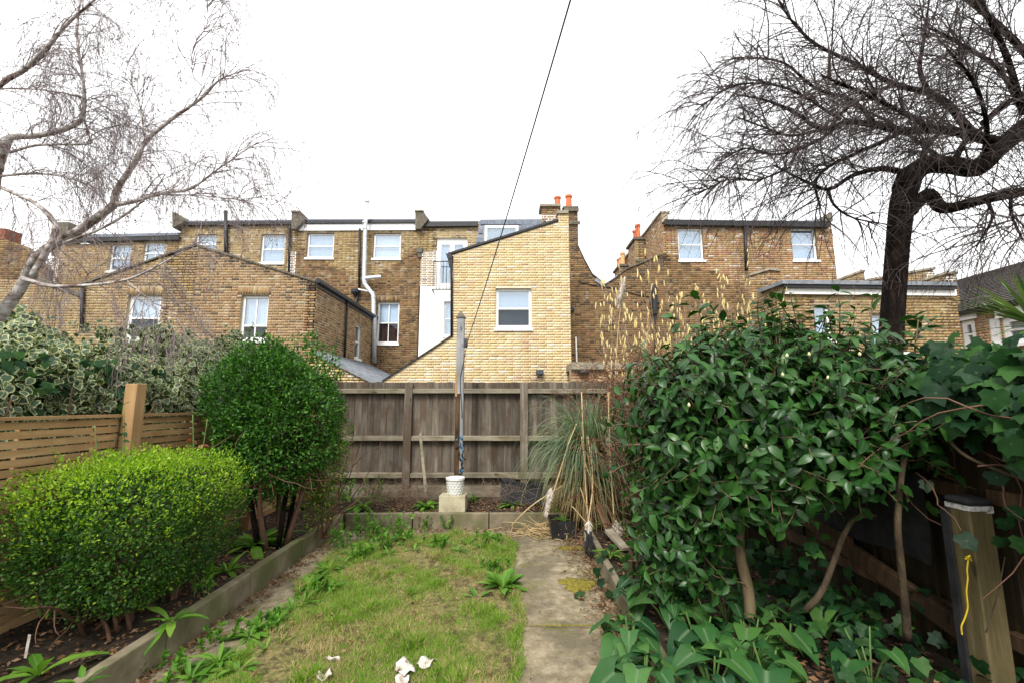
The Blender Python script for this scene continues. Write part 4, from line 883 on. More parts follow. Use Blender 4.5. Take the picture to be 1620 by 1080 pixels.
plank(W(962, 838, 5.0), W(990, 868, 4.7), .09, .04, OLDR, 'pale broken board end lying on the right kerb')
plank(G0(998, 925, .1), W(1000, 868, 4.0), .045, .04, ROTW, 'short brown stake standing at the path side of the right bed', 'stake', 'stake')

# ================================================================ vegetation
def norm(a): return a/np.maximum(np.linalg.norm(a, axis=-1, keepdims=True), 1e-9)
def leaf_t(st, fold=.15, curl=.15, wav=0):
    """st: [(y, halfwidth)..] stations; returns V,F,e. blade along +Y, face +Z"""
    V = []; e = []; F_ = []
    for i, (y, w_) in enumerate(st):
        z = -curl*y*y
        V += [(-w_, y, z+fold*w_+(wav*(-1)**i)), (0, y, z), (w_, y, z+fold*w_-(wav*(-1)**i))]; e += [1, 0, 1]
    for i in range(len(st)-1):
        a = 3*i; b = a+3; F_ += [(a, a+1, b+1), (a, b+1, b), (a+1, a+2, b+2), (a+1, b+2, b+1)]
    return np.array(V), np.array(F_), np.array(e, float)
L_SMALL = (np.array([(0, 0, 0), (-.27, .45, .05), (0, 1, -.06), (.27, .45, .05)]), np.array([(0, 2, 1), (0, 3, 2)]), np.array([0, 1, 1, 1.]))
L_CAM = leaf_t([(0, .015), (.12, .13), (.36, .27), (.62, .25), (.85, .11), (1, .005)], .35, .3)
L_CAM2 = leaf_t([(0, .015), (.15, .15), (.4, .25), (.7, .2), (.88, .09), (1.02, .005)], .15, .55, .012)
L_CAM3 = leaf_t([(0, .015), (.12, .1), (.32, .22), (.55, .23), (.8, .12), (1, .005)], .6, .1, .008)
L_DOCK2 = leaf_t([(0, .02), (.2, .06), (.45, .13), (.7, .15), (.9, .07), (1, .005)], .2, .75, .012)
L_LANCE2 = leaf_t([(0, .02), (.3, .08), (.55, .1), (.8, .07), (1, .004)], .5, .3, .01)
L_DOCK = leaf_t([(0, .02), (.2, .07), (.45, .15), (.75, .14), (.92, .06), (1, .005)], .35, .45, .006)
L_LANCE = leaf_t([(0, .02), (.3, .1), (.65, .1), (1, .004)], .3, .55)
def fan(pts, c=(0, .35, -.02)):
    V = [c]+[(x, y, z) for x, y, z in pts]; n = len(pts)
    return np.array(V), np.array([(0, 1+i, 1+(i+1) % n) for i in range(n)]), np.array([0.]+[1.]*n)
L_IVY = fan([(0, 0, 0), (.3, -.12, -.05), (.52, .1, -.1), (.42, .34, .02), (.5, .6, -.08), (.27, .68, .02), (0, 1.02, -.16), (-.27, .68, .02), (-.5, .6, -.08), (-.42, .34, .02), (-.52, .1, -.1), (-.3, -.12, -.05)])
L_IVYR = fan([(0, 0, 0), (.3, -.08, -.05), (.46, .2, -.1), (.44, .5, -.02), (.24, .78, .02), (0, 1.02, -.12), (-.24, .76, .02), (-.46, .48, -.06), (-.45, .18, -.02), (-.28, -.1, -.06)])
L_ARUM = (np.array([(0, .0, 0), (0, .3, .0), (0, .65, -.04), (0, 1, -.2), (-.16, -.12, .02), (-.56, -.36, -.12), (-.5, .05, .05), (-.38, .38, .08), (-.17, .75, -.02),
                    (.16, -.12, .02), (.56, -.3, -.12), (.5, .08, .08), (.36, .42, .04), (.18, .75, -.04), (-.36, -.1, .07), (.36, -.1, .07)], float),
          np.array([(0, 4, 14), (4, 5, 14), (5, 6, 14), (0, 14, 6), (0, 6, 1), (6, 7, 1), (1, 7, 2), (7, 8, 2), (2, 8, 3), (0, 15, 9), (9, 15, 10), (10, 15, 11), (0, 11, 15), (0, 1, 11), (11, 1, 12), (1, 2, 12), (12, 2, 13), (2, 3, 13)]),
          np.array([0, 0, 0, .6, 1, 1, 1, 1, 1, 1, 1, 1, 1, 1, .6, .6], float))
_v = L_ARUM[0].copy(); _v[:, 2] += .09*np.sin(_v[:, 1]*7+1)*(np.abs(_v[:, 0])*2)+.05*np.sin(_v[:, 0]*9); _v[:, 0] *= .85; L_ARUM2 = (_v, L_ARUM[1], L_ARUM[2])
def lump3(P, f, s=0.0):
    x, y, z = P[:, 0]*f+s, P[:, 1]*f+2*s, P[:, 2]*f+3*s
    return (np.sin(x+1.7*np.sin(y*.9))*np.sin(y+1.3*np.sin(z*1.1))+np.sin(z+1.5*np.sin(x*.8))*.9+.5*np.sin(2.3*x+1.9*z)*np.sin(2.1*y))/2
def frames(D, N):
    D = norm(D); S_ = norm(np.cross(D, N)); N2 = np.cross(S_, D); return np.stack([S_, D, N2], axis=2)   # columns
def scatter(par, name, tm, P, D, N, S, mat, ind=0, score=None, smooth=True, stuffname=None):
    V, F_, e = tm; M = frames(D, N); n = len(P); S = np.broadcast_to(np.asarray(S, float), (n,))
    idx = np.arange(n)
    if ind:
        sc_ = score if score is not None else -np.linalg.norm(P-np.array([0, 0, EYE]), axis=1)
        o_ = np.argsort(-sc_)[:ind]; me = npmesh(name, V, F_, mat, {'e': ('FLOAT', e)}, smooth)
        for i in o_:
            o = link(name, me, par); X4 = np.eye(4); X4[:3, :3] = M[i]*S[i]; X4[:3, 3] = P[i]; o.matrix_basis = Matrix(X4.tolist())
        idx = np.setdiff1d(idx, o_)
    if len(idx):
        VV = np.einsum('nij,vj->nvi', M[idx], V)*S[idx][:, None, None]+P[idx][:, None, :]
        FF = (F_[None]+(np.arange(len(idx))*len(V))[:, None, None]).reshape(-1, 3)
        me = npmesh(stuffname or name, VV.reshape(-1, 3), FF, mat, {'e': ('FLOAT', np.tile(e, len(idx)))}, smooth)
        return link(stuffname or 'foliage', me, par, kind='stuff')
def vtubes(Pth, Rad, s=3):
    """Pth (n,k,3), Rad (n,k) -> V,F quads"""
    n, k, _ = Pth.shape; T = np.empty_like(Pth); T[:, 1:-1] = Pth[:, 2:]-Pth[:, :-2]; T[:, 0] = Pth[:, 1]-Pth[:, 0]; T[:, -1] = Pth[:, -1]-Pth[:, -2]; T = norm(T)
    ref = np.where(np.abs(T[..., 2:3]) < .85, np.array([0, 0, 1.]), np.array([1., 0, 0])); A = norm(np.cross(T, ref)); B = np.cross(T, A)
    a = np.arange(s)*2*np.pi/s; V = Pth[:, :, None]+(A[:, :, None]*np.cos(a)[:, None]+B[:, :, None]*np.sin(a)[:, None])*Rad[:, :, None, None]
    base = (np.arange(n)*k*s)[:, None, None, None]; i = np.arange(k-1)[:, None]; j = np.arange(s)[None]
    q = np.stack([i*s+j, i*s+(j+1) % s, (i+1)*s+(j+1) % s, (i+1)*s+j], -1)[None]+base
    return V.reshape(-1, 3), q.reshape(-1, 4)
def tubes_obj(par, name, groups, mat, kind='stuff'):
    VV = []; FF = []; o = 0
    for Pth, Rad, s in groups:
        V, F_ = vtubes(Pth, Rad, s); VV.append(V); FF.append(F_+o); o += len(V)
    return link(name, npmesh(name, np.concatenate(VV), np.concatenate(FF), mat, smooth=True), par, kind=kind)
def grow(P0, D0, L, K=6, grav=0.0, wig=.15, up=0):
    n = len(P0); L = np.broadcast_to(np.asarray(L, float), (n,)); P = np.empty((n, K+1, 3)); P[:, 0] = P0; D = norm(D0)
    for k in range(K):
        D = norm(D+G.normal(0, wig, (n, 3))+np.array([0, 0, -1.])*np.asarray(grav)*((k+1)/K)+np.array([0, 0, 1.])*up)
        P[:, k+1] = P[:, k]+D*(L/K)[:, None]
    return P
def spawn(paths, n, t0=.2, t1=1.0, spread=.8):
    """random start points and directions along paths"""
    m, k, _ = paths.shape; L = np.linalg.norm(np.diff(paths, axis=1), axis=2).sum(1); i = G.choice(m, n, p=L/L.sum()); t = G.uniform(t0, t1, n)*(k-1.001); a = t.astype(int); f = (t-a)[:, None]
    P = paths[i, a]*(1-f)+paths[i, a+1]*f; T = norm(paths[i, a+1]-paths[i, a]); return P, norm(T+norm(G.normal(0, 1, (n, 3)))*spread)
def taper(n, K, r0, r1): return np.broadcast_to(np.linspace(1, 0, K+1)[None]*(r0-r1)+r1, (n, K+1)).copy()
def resample(pts, K=12):
    P = np.array([tuple(p) for p in pts]); d = np.r_[0, np.cumsum(np.linalg.norm(np.diff(P, axis=0), axis=1))]; t = np.linspace(0, d[-1], K+1)
    return np.stack([np.interp(t, d, P[:, i]) for i in range(3)], 1)

# leaf materials
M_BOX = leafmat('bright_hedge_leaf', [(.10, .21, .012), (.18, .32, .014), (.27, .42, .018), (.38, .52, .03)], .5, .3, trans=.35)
M_BOXD = leafmat('mature_shade_toned_leaf', [(.012, .045, .006), (.028, .085, .009), (.06, .15, .014)], .5, .25, trans=.2)  # mature leaf, its colour darkened to carry the shade low in the hedge
M_PRIV = leafmat('privet_leaf', [(.012, .045, .010), (.028, .10, .012), (.06, .18, .018), (.11, .26, .03)], .45, .25, trans=.2)
M_EUON = leafmat('golden_euonymus_leaf', [(.04, .12, .012), (.06, .15, .015), (.14, .22, .02), (.42, .38, .03)], .4, .4, trans=.25)
M_IVYV = leafmat('variegated_ivy_leaf', [(.008, .025, .014), (.025, .065, .03), (.06, .11, .05), (.10, .15, .06)], .42, .35, edge=(.40, .41, .2), trans=.15)
M_IVY = leafmat('ivy_leaf', [(.006, .026, .010), (.012, .045, .013), (.02, .065, .016), (.045, .12, .022)], .5, .14, rib=(.05, .09, .05), trans=.12)
M_CAM = leafmat('camellia_leaf', [(.010, .042, .009), (.018, .07, .012), (.026, .09, .015), (.048, .135, .02)], .33, .28, rib=(.04, .09, .03), trans=.12)
M_ARUM = leafmat('arum_leaf', [(.012, .05, .016), (.026, .09, .024), (.045, .13, .03), (.075, .17, .035)], .42, .22, rib=(.09, .15, .07), trans=.15)
M_WEED = leafmat('weed_leaf', [(.05, .15, .015), (.08, .21, .02), (.13, .28, .03), (.19, .34, .04)], .5, .25, rib=(.15, .22, .08), trans=.3)
M_GRASS = leafmat('grass_blade', [(.08, .19, .015), (.13, .27, .02), (.2, .34, .03), (.32, .38, .08)], .6, .2, trans=.35)
M_STRAW = leafmat('dry_grass', [(.26, .19, .08), (.38, .29, .14), (.48, .39, .2)], .7, .2, trans=.2)
M_PAMP = leafmat('pampas_blade', [(.06, .11, .05), (.11, .17, .085), (.17, .23, .13), (.24, .27, .14)], .5, .35, trans=.2)
M_DEAD = leafmat('dead_leaf', [(.07, .035, .018), (.15, .075, .035), (.24, .14, .07), (.34, .22, .13)], .8, .15, trans=.1)
M_RUST = leafmat('rusty_leaf', [(.12, .045, .02), (.2, .08, .035), (.28, .14, .07), (.10, .10, .03)], .7, .2, trans=.15)
M_CORD = leafmat('spiky_leaf', [(.05, .11, .03), (.10, .18, .05), (.2, .26, .10)], .4, .4, trans=.15)
BARKD = surf('dark_bark', [(.004, .003, .0025), (.012, .008, .007), (.035, .025, .019)], 17, (1, 1, .22), rough=.95, bs=1, bd=.06, spec=.1)
TWIGD = surf('dark_twig', [(.03, .022, .022), (.10, .078, .075)], 6, rough=.8)
BIRCH = surf('birch_bark', [(.16, .14, .13), (.42, .39, .37), (.62, .6, .59)], 9, (1, 1, 2), rough=.75, big=5, bigc=(.10, .06, .045))
TWIGB = surf('birch_twig', [(.15, .12, .12), (.27, .22, .22)], 6, rough=.8)
BARKG = surf('smooth_stem', [(.05, .035, .018), (.10, .075, .04), (.16, .12, .065)], 12, (1, 1, .4), rough=.8)
STEMD = surf('shaded_ivy_stem', [(.025, .018, .010), (.06, .042, .024), (.10, .075, .04)], 14, (1, 1, .4), rough=.9, bs=.8, bd=.02)  # stem bark darkened in colour for the shade under the ivy
STEMT = surf('tan_cane', [(.36, .25, .12), (.52, .39, .21)], 9, rough=.7)
BROWN = surf('brown_twig', [(.07, .035, .022), (.15, .08, .05)], 9, rough=.85)
PLUME = surf('cream_plume', [(.5, .42, .32), (.68, .6, .5)], 25, rough=.9)

def ell(n, c, r, p=2.0, shell=(.8, 1.0), zmin=-1):
    """points in the outer shell of a superellipsoid; returns P, outward"""
    d = norm(G.normal(0, 1, (int(n*1.6), 3))); d = d[d[:, 2] > zmin][:n]
    k = (np.abs(d)**p).sum(1)**(-1/p); P = d*k[:, None]; P *= G.uniform(shell[0], shell[1], len(d))[:, None]
    r = np.array(r); return P*r+np.array(c), norm(d/r)
def bumpy(P, c, amp, f, seed=0):
    q = P-np.array(c); s_ = 1+amp*(np.sin(P[:, 0]*f+seed)+np.sin(P[:, 1]*f*1.3+seed*2)+np.sin(P[:, 2]*f*1.1+seed*3))/1.5+amp*.6*np.sin(P[:, 0]*f*2.7+P[:, 2]*f*2.3)
    return q*s_[:, None]+np.array(c)

# --- bright clipped hedge, left foreground -----------------------------------------
hc_ = (-2.68, 3.3, .76); hr_ = (.53, .66, .47)
h = thing('box_hedge', 'bright green clipped hedge with flat top in the left foreground bed', 'hedge', (hc_[0], hc_[1], .2))
P, O = ell(36000, hc_, hr_, 4.2, (.82, 1.03)); P = bumpy(P, hc_, .04, 13); P += .012*np.sin(P[:, [1, 2, 0]]*45)+.01*np.sin(P[:, [2, 0, 1]]*71); P += O*(.05*lump3(P, 9, 1.0)+.028*lump3(P, 26, 2.0))[:, None]
tp_ = 1-.22*np.clip((hc_[2]+.1-P[:, 2])/.5, 0, 1); P[:, 0] = hc_[0]+(P[:, 0]-hc_[0])*tp_; P[:, 1] = hc_[1]+(P[:, 1]-hc_[1])*tp_
gp = lump3(P, 15, 4.0)+.5*lump3(P, 40, 1.0)+G.normal(0, .2, len(P)) > -.62; P, O = P[gp], O[gp]
k = P[:, 2] > hc_[2]-.45*hr_[2]+.25*G.random(len(P))*0-.1; 
N = norm(O*.6+np.array([0, 0, .9])+G.normal(0, .55, P.shape)); D = norm(O*.8+np.array([0, 0, .5])+G.normal(0, .6, P.shape))
new = (P[:, 2]+G.normal(0, .12, len(P)) > hc_[2]+.18) | (G.random(len(P)) < .07)  # young growth on top; few below, where shade is put into leaf colour
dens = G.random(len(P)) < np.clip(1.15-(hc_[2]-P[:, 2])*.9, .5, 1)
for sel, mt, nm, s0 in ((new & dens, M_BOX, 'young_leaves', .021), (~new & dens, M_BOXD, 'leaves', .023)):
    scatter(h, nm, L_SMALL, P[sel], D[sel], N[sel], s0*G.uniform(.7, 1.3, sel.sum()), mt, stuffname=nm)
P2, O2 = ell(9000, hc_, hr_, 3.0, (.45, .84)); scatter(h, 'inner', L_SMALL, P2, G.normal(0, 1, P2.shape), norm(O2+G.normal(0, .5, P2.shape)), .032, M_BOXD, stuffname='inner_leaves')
b0 = np.array([[hc_[0]+G.uniform(-.2, .2), hc_[1]+G.uniform(-.3, .3), .12] for _ in range(26)]); br = grow(b0, G.normal(0, .32, (26, 3))+np.array([0, 0, 1.]), .7, 7, 0, .15)
sub = grow(*spawn(br, 260, .3, 1, 1.0), .2, 5, 0, .2)
tubes_obj(h, 'twigs', [(br, taper(26, 7, .014, .006), 5), (sub, taper(260, 5, .005, .002), 3)], BROWN)

q, d_ = ell(70, hc_, hr_, 4.2, (.95, 1.0), -.1); sp = grow(q, d_*.6+np.array([0, 0, .8])+G.normal(0, .3, q.shape), G.uniform(.05, .12, len(q)), 4, 0, .1); tubes_obj(h, 'shoots', [(sp, taper(len(sp), 4, .002, .001), 3)], BARKG)
q, d_ = spawn(sp, 900, .1, 1, 1.0); scatter(h, 'x', L_SMALL, q, d_, norm(np.array([0, 0, 1.])+G.normal(0, .4, q.shape)), .02*G.uniform(.7, 1.3, len(q)), M_BOX, stuffname='shoot_leaves')

# --- dark round privet on stems -----------------------------------------------------
pc_ = (-2.54, 4.85, 1.47); pr_ = (.6, .62, .84)
h = thing('privet_bush', 'tall dark green rounded bush on bare stems, middle left in front of the fence corner', 'bush', (pc_[0], pc_[1], .2))
P, O = ell(38000, pc_, pr_, 2.5, (.72, 1.03)); P = bumpy(P, pc_, .07, 6, 1); P += .02*np.sin(P[:, [1, 2, 0]]*27)+.013*np.sin(P[:, [2, 0, 1]]*53); P += O*(.09*lump3(P, 5, 1.0)+.05*lump3(P, 14, 2.0))[:, None]
gp = lump3(P, 8, 4.0)+.5*lump3(P, 24, 1.0)+G.normal(0, .2, len(P)) > -.55; P, O = P[gp], O[gp]; tp_ = 1-.3*np.clip((pc_[2]-.2-P[:, 2])/.7, 0, 1); P[:, 0] = pc_[0]+(P[:, 0]-pc_[0])*tp_
dn = G.random(len(P)) < np.clip(1.0-(pc_[2]-.45-P[:, 2])*1.3, .35, 1); P, O = P[dn], O[dn]
N = norm(O*.5+np.array([0, 0, .8])+G.normal(0, .6, P.shape)); D = norm(O*.8+np.array([0, 0, .4])+G.normal(0, .55, P.shape))
scatter(h, 'leaf', L_SMALL, P, D, N, .036*G.uniform(.7, 1.3, len(P)), M_PRIV, stuffname='leaves')
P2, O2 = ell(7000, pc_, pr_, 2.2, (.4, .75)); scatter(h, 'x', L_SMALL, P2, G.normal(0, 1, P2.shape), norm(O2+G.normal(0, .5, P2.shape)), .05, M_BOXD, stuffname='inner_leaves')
for i in range(8):
    a = i*.8; b0 = Vector((pc_[0]+.13*math.cos(a)+.05, pc_[1]+.13*math.sin(a), .12)); tp = Vector((pc_[0]+.42*math.cos(a+.3), pc_[1]+.4*math.sin(a+.3), 1.45+.2*math.sin(i*3)))
    md = (b0+tp)/2+Vector((R.uniform(-.07, .07), R.uniform(-.07, .07), 0)); pth, rr = smoothpath([b0, md, tp], [.03, .022, .012]); MB().tube(pth, rr, 7).build('stem', BARKD if i % 2 else BROWN, h, smooth=True)
st_ = grow(np.array([[pc_[0], pc_[1], 1.0]]*90)+G.normal(0, .2, (90, 3)), G.normal(0, 1, (90, 3))*np.array([1, 1, .8]), .7, 6, 0, .2); tubes_obj(h, 'twigs', [(st_, taper(90, 6, .007, .002), 4)], BROWN)
sp = grow(np.array([[pc_[0]+G.uniform(-.3, .5), pc_[1]+G.uniform(-.4, .3), pc_[2]+.62] for _ in range(9)]), G.normal(0, .2, (9, 3))+np.array([0, 0, 1.]), G.uniform(.2, .36, 9), 6, 0, .08)
tubes_obj(h, 'shoots', [(sp, taper(9, 6, .004, .002), 4)], BARKG); q, d_ = spawn(sp, 220, .2, 1, 1.2); scatter(h, 'x', L_SMALL, q, d_, norm(G.normal(0, .4, d_.shape)+np.array([0, 0, 1.])), .036, M_PRIV, stuffname='shoot_leaves')

# --- golden euonymus behind it -------------------------------------------------------
ec = (-2.12, 5.2, .9); h = thing('golden_euonymus', 'yellow-edged small leaved shrub peeping out behind the right side of the dark round bush', 'shrub', (ec[0], ec[1], .2))
P, O = ell(3600, ec, (.2, .2, .62), 2.3, (.4, 1.05)); P = bumpy(P, ec, .1, 7, 2); P[:, 0] += .12*(P[:, 2]-.9); scatter(h, 'leaf', L_SMALL, P, norm(O+G.normal(0, .6, P.shape)), norm(O*.5+np.array([0, 0, .8])+G.normal(0, .5, P.shape)), .036*G.uniform(.7, 1.3, len(P)), M_EUON, stuffname='leaves')
b0 = np.array([[ec[0]+G.uniform(-.08, .08), ec[1], .12] for _ in range(12)]); tubes_obj(h, 'twigs', [(grow(b0, G.normal(0, .25, (12, 3))+np.array([0, 0, 1.]), 1.2, 7, 0, .12), taper(12, 7, .01, .003), 5)], BROWN)

# --- variegated ivy bank behind the left fence ---------------------------------------
h = thing('variegated_ivy', 'bank of cream-edged variegated ivy rising behind the golden slatted fence', 'ivy', (-4.6, 5, 0))
n = 19000; t = G.random(n); y = 2.6+t*4.6+G.normal(0, .05, n); hgt = np.interp(y, [2.6, 3.6, 4.4, 5.4, 6.6, 7.4], [1.9, 2.0, 2.12, 2.3, 2.45, 2.1])+.12*np.sin(y*4)+.08*np.sin(y*9)
a = G.random(n)*1.9; rx = .75+.1*np.sin(y*3)+.06*np.sin(y*8+a*5)
x = -3.34-.88+np.cos(np.clip(a, 0, 1.57))*rx; z = np.where(a < 1.57, 1.15+np.sin(a)*(hgt-1.15)*(1+.07*np.sin(y*11+a*7)), hgt); x = np.where(a > 1.57, -4.0-(a-1.57)*3.2, x)
z += G.normal(0, .06, n); x = np.minimum(x+G.normal(0, .06, n), -3.36)
P = np.stack([x, y, z], 1); O = norm(np.stack([np.cos(np.clip(a, 0, 1.57)), -.35+0*a, np.sin(np.clip(a, 0, 1.57))+.2], 1))
P += O*(.10*lump3(P, 4, 2.0)+.05*lump3(P, 13, 1.0))[:, None]; P[:, 0] = np.minimum(P[:, 0], -3.36); gp = lump3(P, 7, 4.0)+.5*lump3(P, 22, 1.0)+G.normal(0, .15, n) > -.5; P, O = P[gp], O[gp]; n = len(P)
scatter(h, 'leaf', L_IVYR, P, norm(np.array([.3, -.2, -.9])+G.normal(0, .5, P.shape)), norm(O+G.normal(0, .5, P.shape)), .056*G.uniform(.5, 1.35, n), M_IVYV, ind=300, score=-np.linalg.norm(P-np.array([-3.6, 4.6, 1.9]), axis=1)+np.where(P[:, 0] > -4, .5, 0), stuffname='leaves')
n = 9000; y = G.uniform(2.4, 7.3, n); P = np.stack([-3.55-G.random(n)*1.2, y, G.uniform(.4, 1, n)*2.0], 1)
scatter(h, 'x', L_IVY, P, norm(np.array([.2, -.1, -.9])+G.normal(0, .5, P.shape)), norm(np.array([1, -.4, .3])+G.normal(0, .4, P.shape)), .065, M_IVY, stuffname='inner_leaves')
b0 = np.stack([G.uniform(-4.3, -3.6, 60), G.uniform(2.6, 7.2, 60), np.full(60, .1)], 1); ivs = grow(b0, G.normal(0, .3, (60, 3))+np.array([0, 0, 1.]), 1.7, 8, 0, .16); ivs[..., 0] = np.minimum(ivs[..., 0], -3.45); tubes_obj(h, 'stems', [(ivs, taper(60, 8, .02, .006), 5)], BROWN)
h = thing('dark_ivy', 'darker ivy mound with plain leaves at the far left edge under the birch limbs', 'ivy', (-6.6, 5.6, 0))
P, O = ell(5000, (-6.7, 5.6, 1.2), (1.0, 1.2, 1.7), 2.2, (.8, 1.03), -.5); P = bumpy(P, (-6.7, 5.6, 1.2), .05, 3)
scatter(h, 'leaf', L_IVYR, P, norm(np.array([0, -.2, -.9])+G.normal(0, .5, P.shape)), norm(O+G.normal(0, .5, P.shape)), .085*G.uniform(.6, 1.25, len(P)), M_IVYV, stuffname='leaves')

# --- camellia ------------------------------------------------------------------------
cc = (1.80, 3.12, 1.45); cr = (.93, .76, .72)
h = thing('camellia', 'large glossy dark green camellia bush with pale buds, filling the right of the garden', 'bush', (1.48, 3.0, .12))
st = 1600; P0, O0 = ell(st, cc, cr, 2.3, (.62, 1.0)); P0 = bumpy(P0, cc, .06, 5, 4)
keep = G.random(len(P0)) < np.clip(1.35-(cc[2]-.1-P0[:, 2])*.95, .35, 1); P0, O0 = P0[keep], O0[keep]
Ps, Os = ell(240, (1.14, 3.2, .8), (.27, .36, .45), 2.2, (.5, 1.0)); P0, O0 = np.concatenate([P0, Ps]), np.concatenate([O0, Os]); kp = P0[:, 2] > np.where(P0[:, 0] > 1.34, .93+.42*(P0[:, 0]-1.5), 0)+G.normal(0, .05, len(P0)); P0, O0 = P0[kp], O0[kp]
sh = grow(P0-O0*.12, O0*.8+G.normal(0, .4, P0.shape)+np.array([0, 0, .25]), G.uniform(.18, .34, len(P0)), 4, .0, .12)
tubes_obj(h, 'twigs', [(sh, taper(len(sh), 4, .005, .003), 4)], BARKG)
K = 9; ii = np.repeat(np.arange(len(sh)), K); kk = np.tile(np.arange(K), len(sh)); tt = (kk+1)/K*3.99; a = np.clip(tt.astype(int), 0, 3); f = (tt-a)[:, None]
P = sh[ii, a]*(1-f)+sh[ii, a+1]*f; T = norm(sh[ii, a+1]-sh[ii, a]); th = kk*2.4+ii; A = norm(np.cross(T, np.array([0, 0, 1.])+G.normal(0, .05, T.shape))); B = np.cross(T, A); side = A*np.cos(th)[:, None]+B*np.sin(th)[:, None]
D = norm(T*.45+side+np.array([0, 0, -.35])); N = norm(T+np.array([0, -.1, .75])+G.normal(0, .2, T.shape)); S = .083*G.uniform(.65, 1.25, len(P))
vis = O0[ii][:, 1]*-1+O0[ii][:, 0]*-.3-np.linalg.norm(P-np.array([0, 0, EYE]), axis=1)*.6+G.normal(0, .2, len(P))
for v_, tm_ in enumerate((L_CAM, L_CAM2, L_CAM3)):
    k_ = np.arange(len(P)) % 3 == v_; scatter(h, 'leaf', tm_, P[k_], D[k_], N[k_], S[k_], M_CAM, ind=100, score=vis[k_], stuffname='leaves')
# tall shoots above the crown
ts = np.array([tuple(W(px, py, Y)) for px, py, Y in ((1272, 500, 2.9), (1325, 510, 3), (1215, 500, 3.0), (1110, 510, 3.1), (1420, 510, 2.8), (1440, 520, 2.7), (1165, 510, 3.1), (1060, 530, 3.1), (1370, 505, 3))])
s2_ = grow(ts-np.array([0, 0, .2]), np.array([0, 0, 1.])+G.normal(0, .18, ts.shape)+np.array([[0, 0, 0]]*4+[[.5, 0, 0]]*2+[[0, 0, 0]]*3), G.uniform(.28, .42, len(ts)), 4, 0, .06)
tubes_obj(h, 'shoots', [(s2_, taper(len(ts), 4, .006, .003), 5)], BARKG); ii = np.repeat(np.arange(len(ts)), 9); q = s2_[ii, np.tile([1, 2, 2, 3, 3, 3, 4, 4, 4], len(ts))]+G.normal(0, .01, (len(ii), 3))
scatter(h, 'x', L_CAM, q, norm(G.normal(0, 1, q.shape)*np.array([1, 1, .3])+np.array([0, 0, .35])), norm(np.array([0, -.2, 1.])+G.normal(0, .35, q.shape)), .1*G.uniform(.7, 1.15, len(q)), M_CAM, stuffname='shoot_leaves')
mn, rr = smoothpath([(1.49, 3.0, .05), (1.5, 3.0, .4), (1.46, 3.0, .7), (1.52, 3.02, 1.05), (1.62, 3.05, 1.5)], [.042, .035, .033, .03, .02]); MB().tube(mn, rr, 10).build('trunk', BARKG, h, smooth=True)
P2, O2 = ell(2600, cc, cr, 2.2, (.2, .72), -.75); kp = P2[:, 2] > .95+.5*(P2[:, 0]-1.75); P2, O2 = P2[kp], O2[kp]; scatter(h, 'x', L_CAM, P2, G.normal(0, 1, P2.shape), norm(O2+G.normal(0, .5, P2.shape)), .12, M_CAM, stuffname='inner_leaves')
for i in range(9):
    a = i*.61; b0 = Vector((1.47, 3.0, .95+.06*i)); tp = Vector((cc[0]+.7*math.cos(a*2.1), cc[1]+.5*math.sin(a*2.1), 1.5+.3*math.sin(i)))
    pth, rr = smoothpath([b0, (b0+tp)/2+Vector((0, 0, -.1)), tp], [.02, .015, .008]); MB().tube(pth, rr, 6).build('branch', BARKG, h, smooth=True)
BUD = surf('cream_bud', [(.42, .42, .2), (.62, .58, .36)], 20, rough=.5)
for px, py in ((1238, 592), (1310, 597), (1245, 562), (1180, 705), (1192, 716), (1280, 560), (1090, 640), (1360, 560)):
    q = W(px, py, 2.42 if py < 690 else 2.5); MB().lathe([(.001, -.012), (.008, -.005), (.008, .002), (.004, .01), (.001, .013)], tuple(q), 8).build('bud', BUD, h, smooth=True)

# --- ivy over the right fence ----------------------------------------------------------
h = thing('fence_ivy', 'big-leaved dark ivy tumbling over the top of the right-hand fence', 'ivy', (2.6, 2.8, .2))
n = 3800; y = G.uniform(1.5, 7.0, n)**1.0; a = G.uniform(-.5, 2.9, n); r_ = .27+.06*np.sin(y*5)+.05*np.sin(y*11+a*3)
hz_ = 1.56+.05*np.sin(y*3.1); P = np.stack([2.58-np.cos(a)*r_*1.25, y, hz_+np.sin(a)*r_*.85], 1)+G.normal(0, .045, (n, 3)); O = norm(np.stack([-np.cos(a), -.3+0*a, np.sin(a)+.25], 1))
scatter(h, 'leaf', L_IVY, P, norm(np.array([-.35, -.25, -.75])+G.normal(0, .4, P.shape)), norm(O+G.normal(0, .32, P.shape)), .098*G.uniform(.5, 1.25, n), M_IVY, ind=260, stuffname='leaves')
n = 1500; P = np.stack([G.uniform(2.35, 2.85, n), G.uniform(1.5, 7, n), G.uniform(1.5, 1.85, n)], 1); scatter(h, 'x', L_IVY, P, norm(G.normal(0, 1, P.shape)), norm(np.array([-.3, -.3, .6])+G.normal(0, .5, P.shape)), .11, M_IVY, stuffname='inner_leaves')
hang = np.array([tuple(W(px, py, Y)) for px, py, Y in ((1480, 720, 2.5), (1465, 760, 2.48), (1475, 800, 2.48), (1520, 845, 2.25), (1540, 700, 2.3), (1570, 745, 2.2), (1600, 800, 2.15), (1585, 850, 2.15), (1615, 690, 2.1), (1560, 660, 2.2), (1610, 730, 2.05), (1500, 665, 2.4), (1585, 620, 2.1), (1590, 820, 2.12), (1615, 850, 2.1))])
scatter(h, 'leaf', L_IVY, hang, norm(np.array([.1, -.1, -.6])+G.normal(0, .35, hang.shape)), norm(np.array([-.5, -.8, .5])+G.normal(0, .25, hang.shape)), G.uniform(.05, .095, len(hang)), M_WEED if False else M_IVY, ind=len(hang))
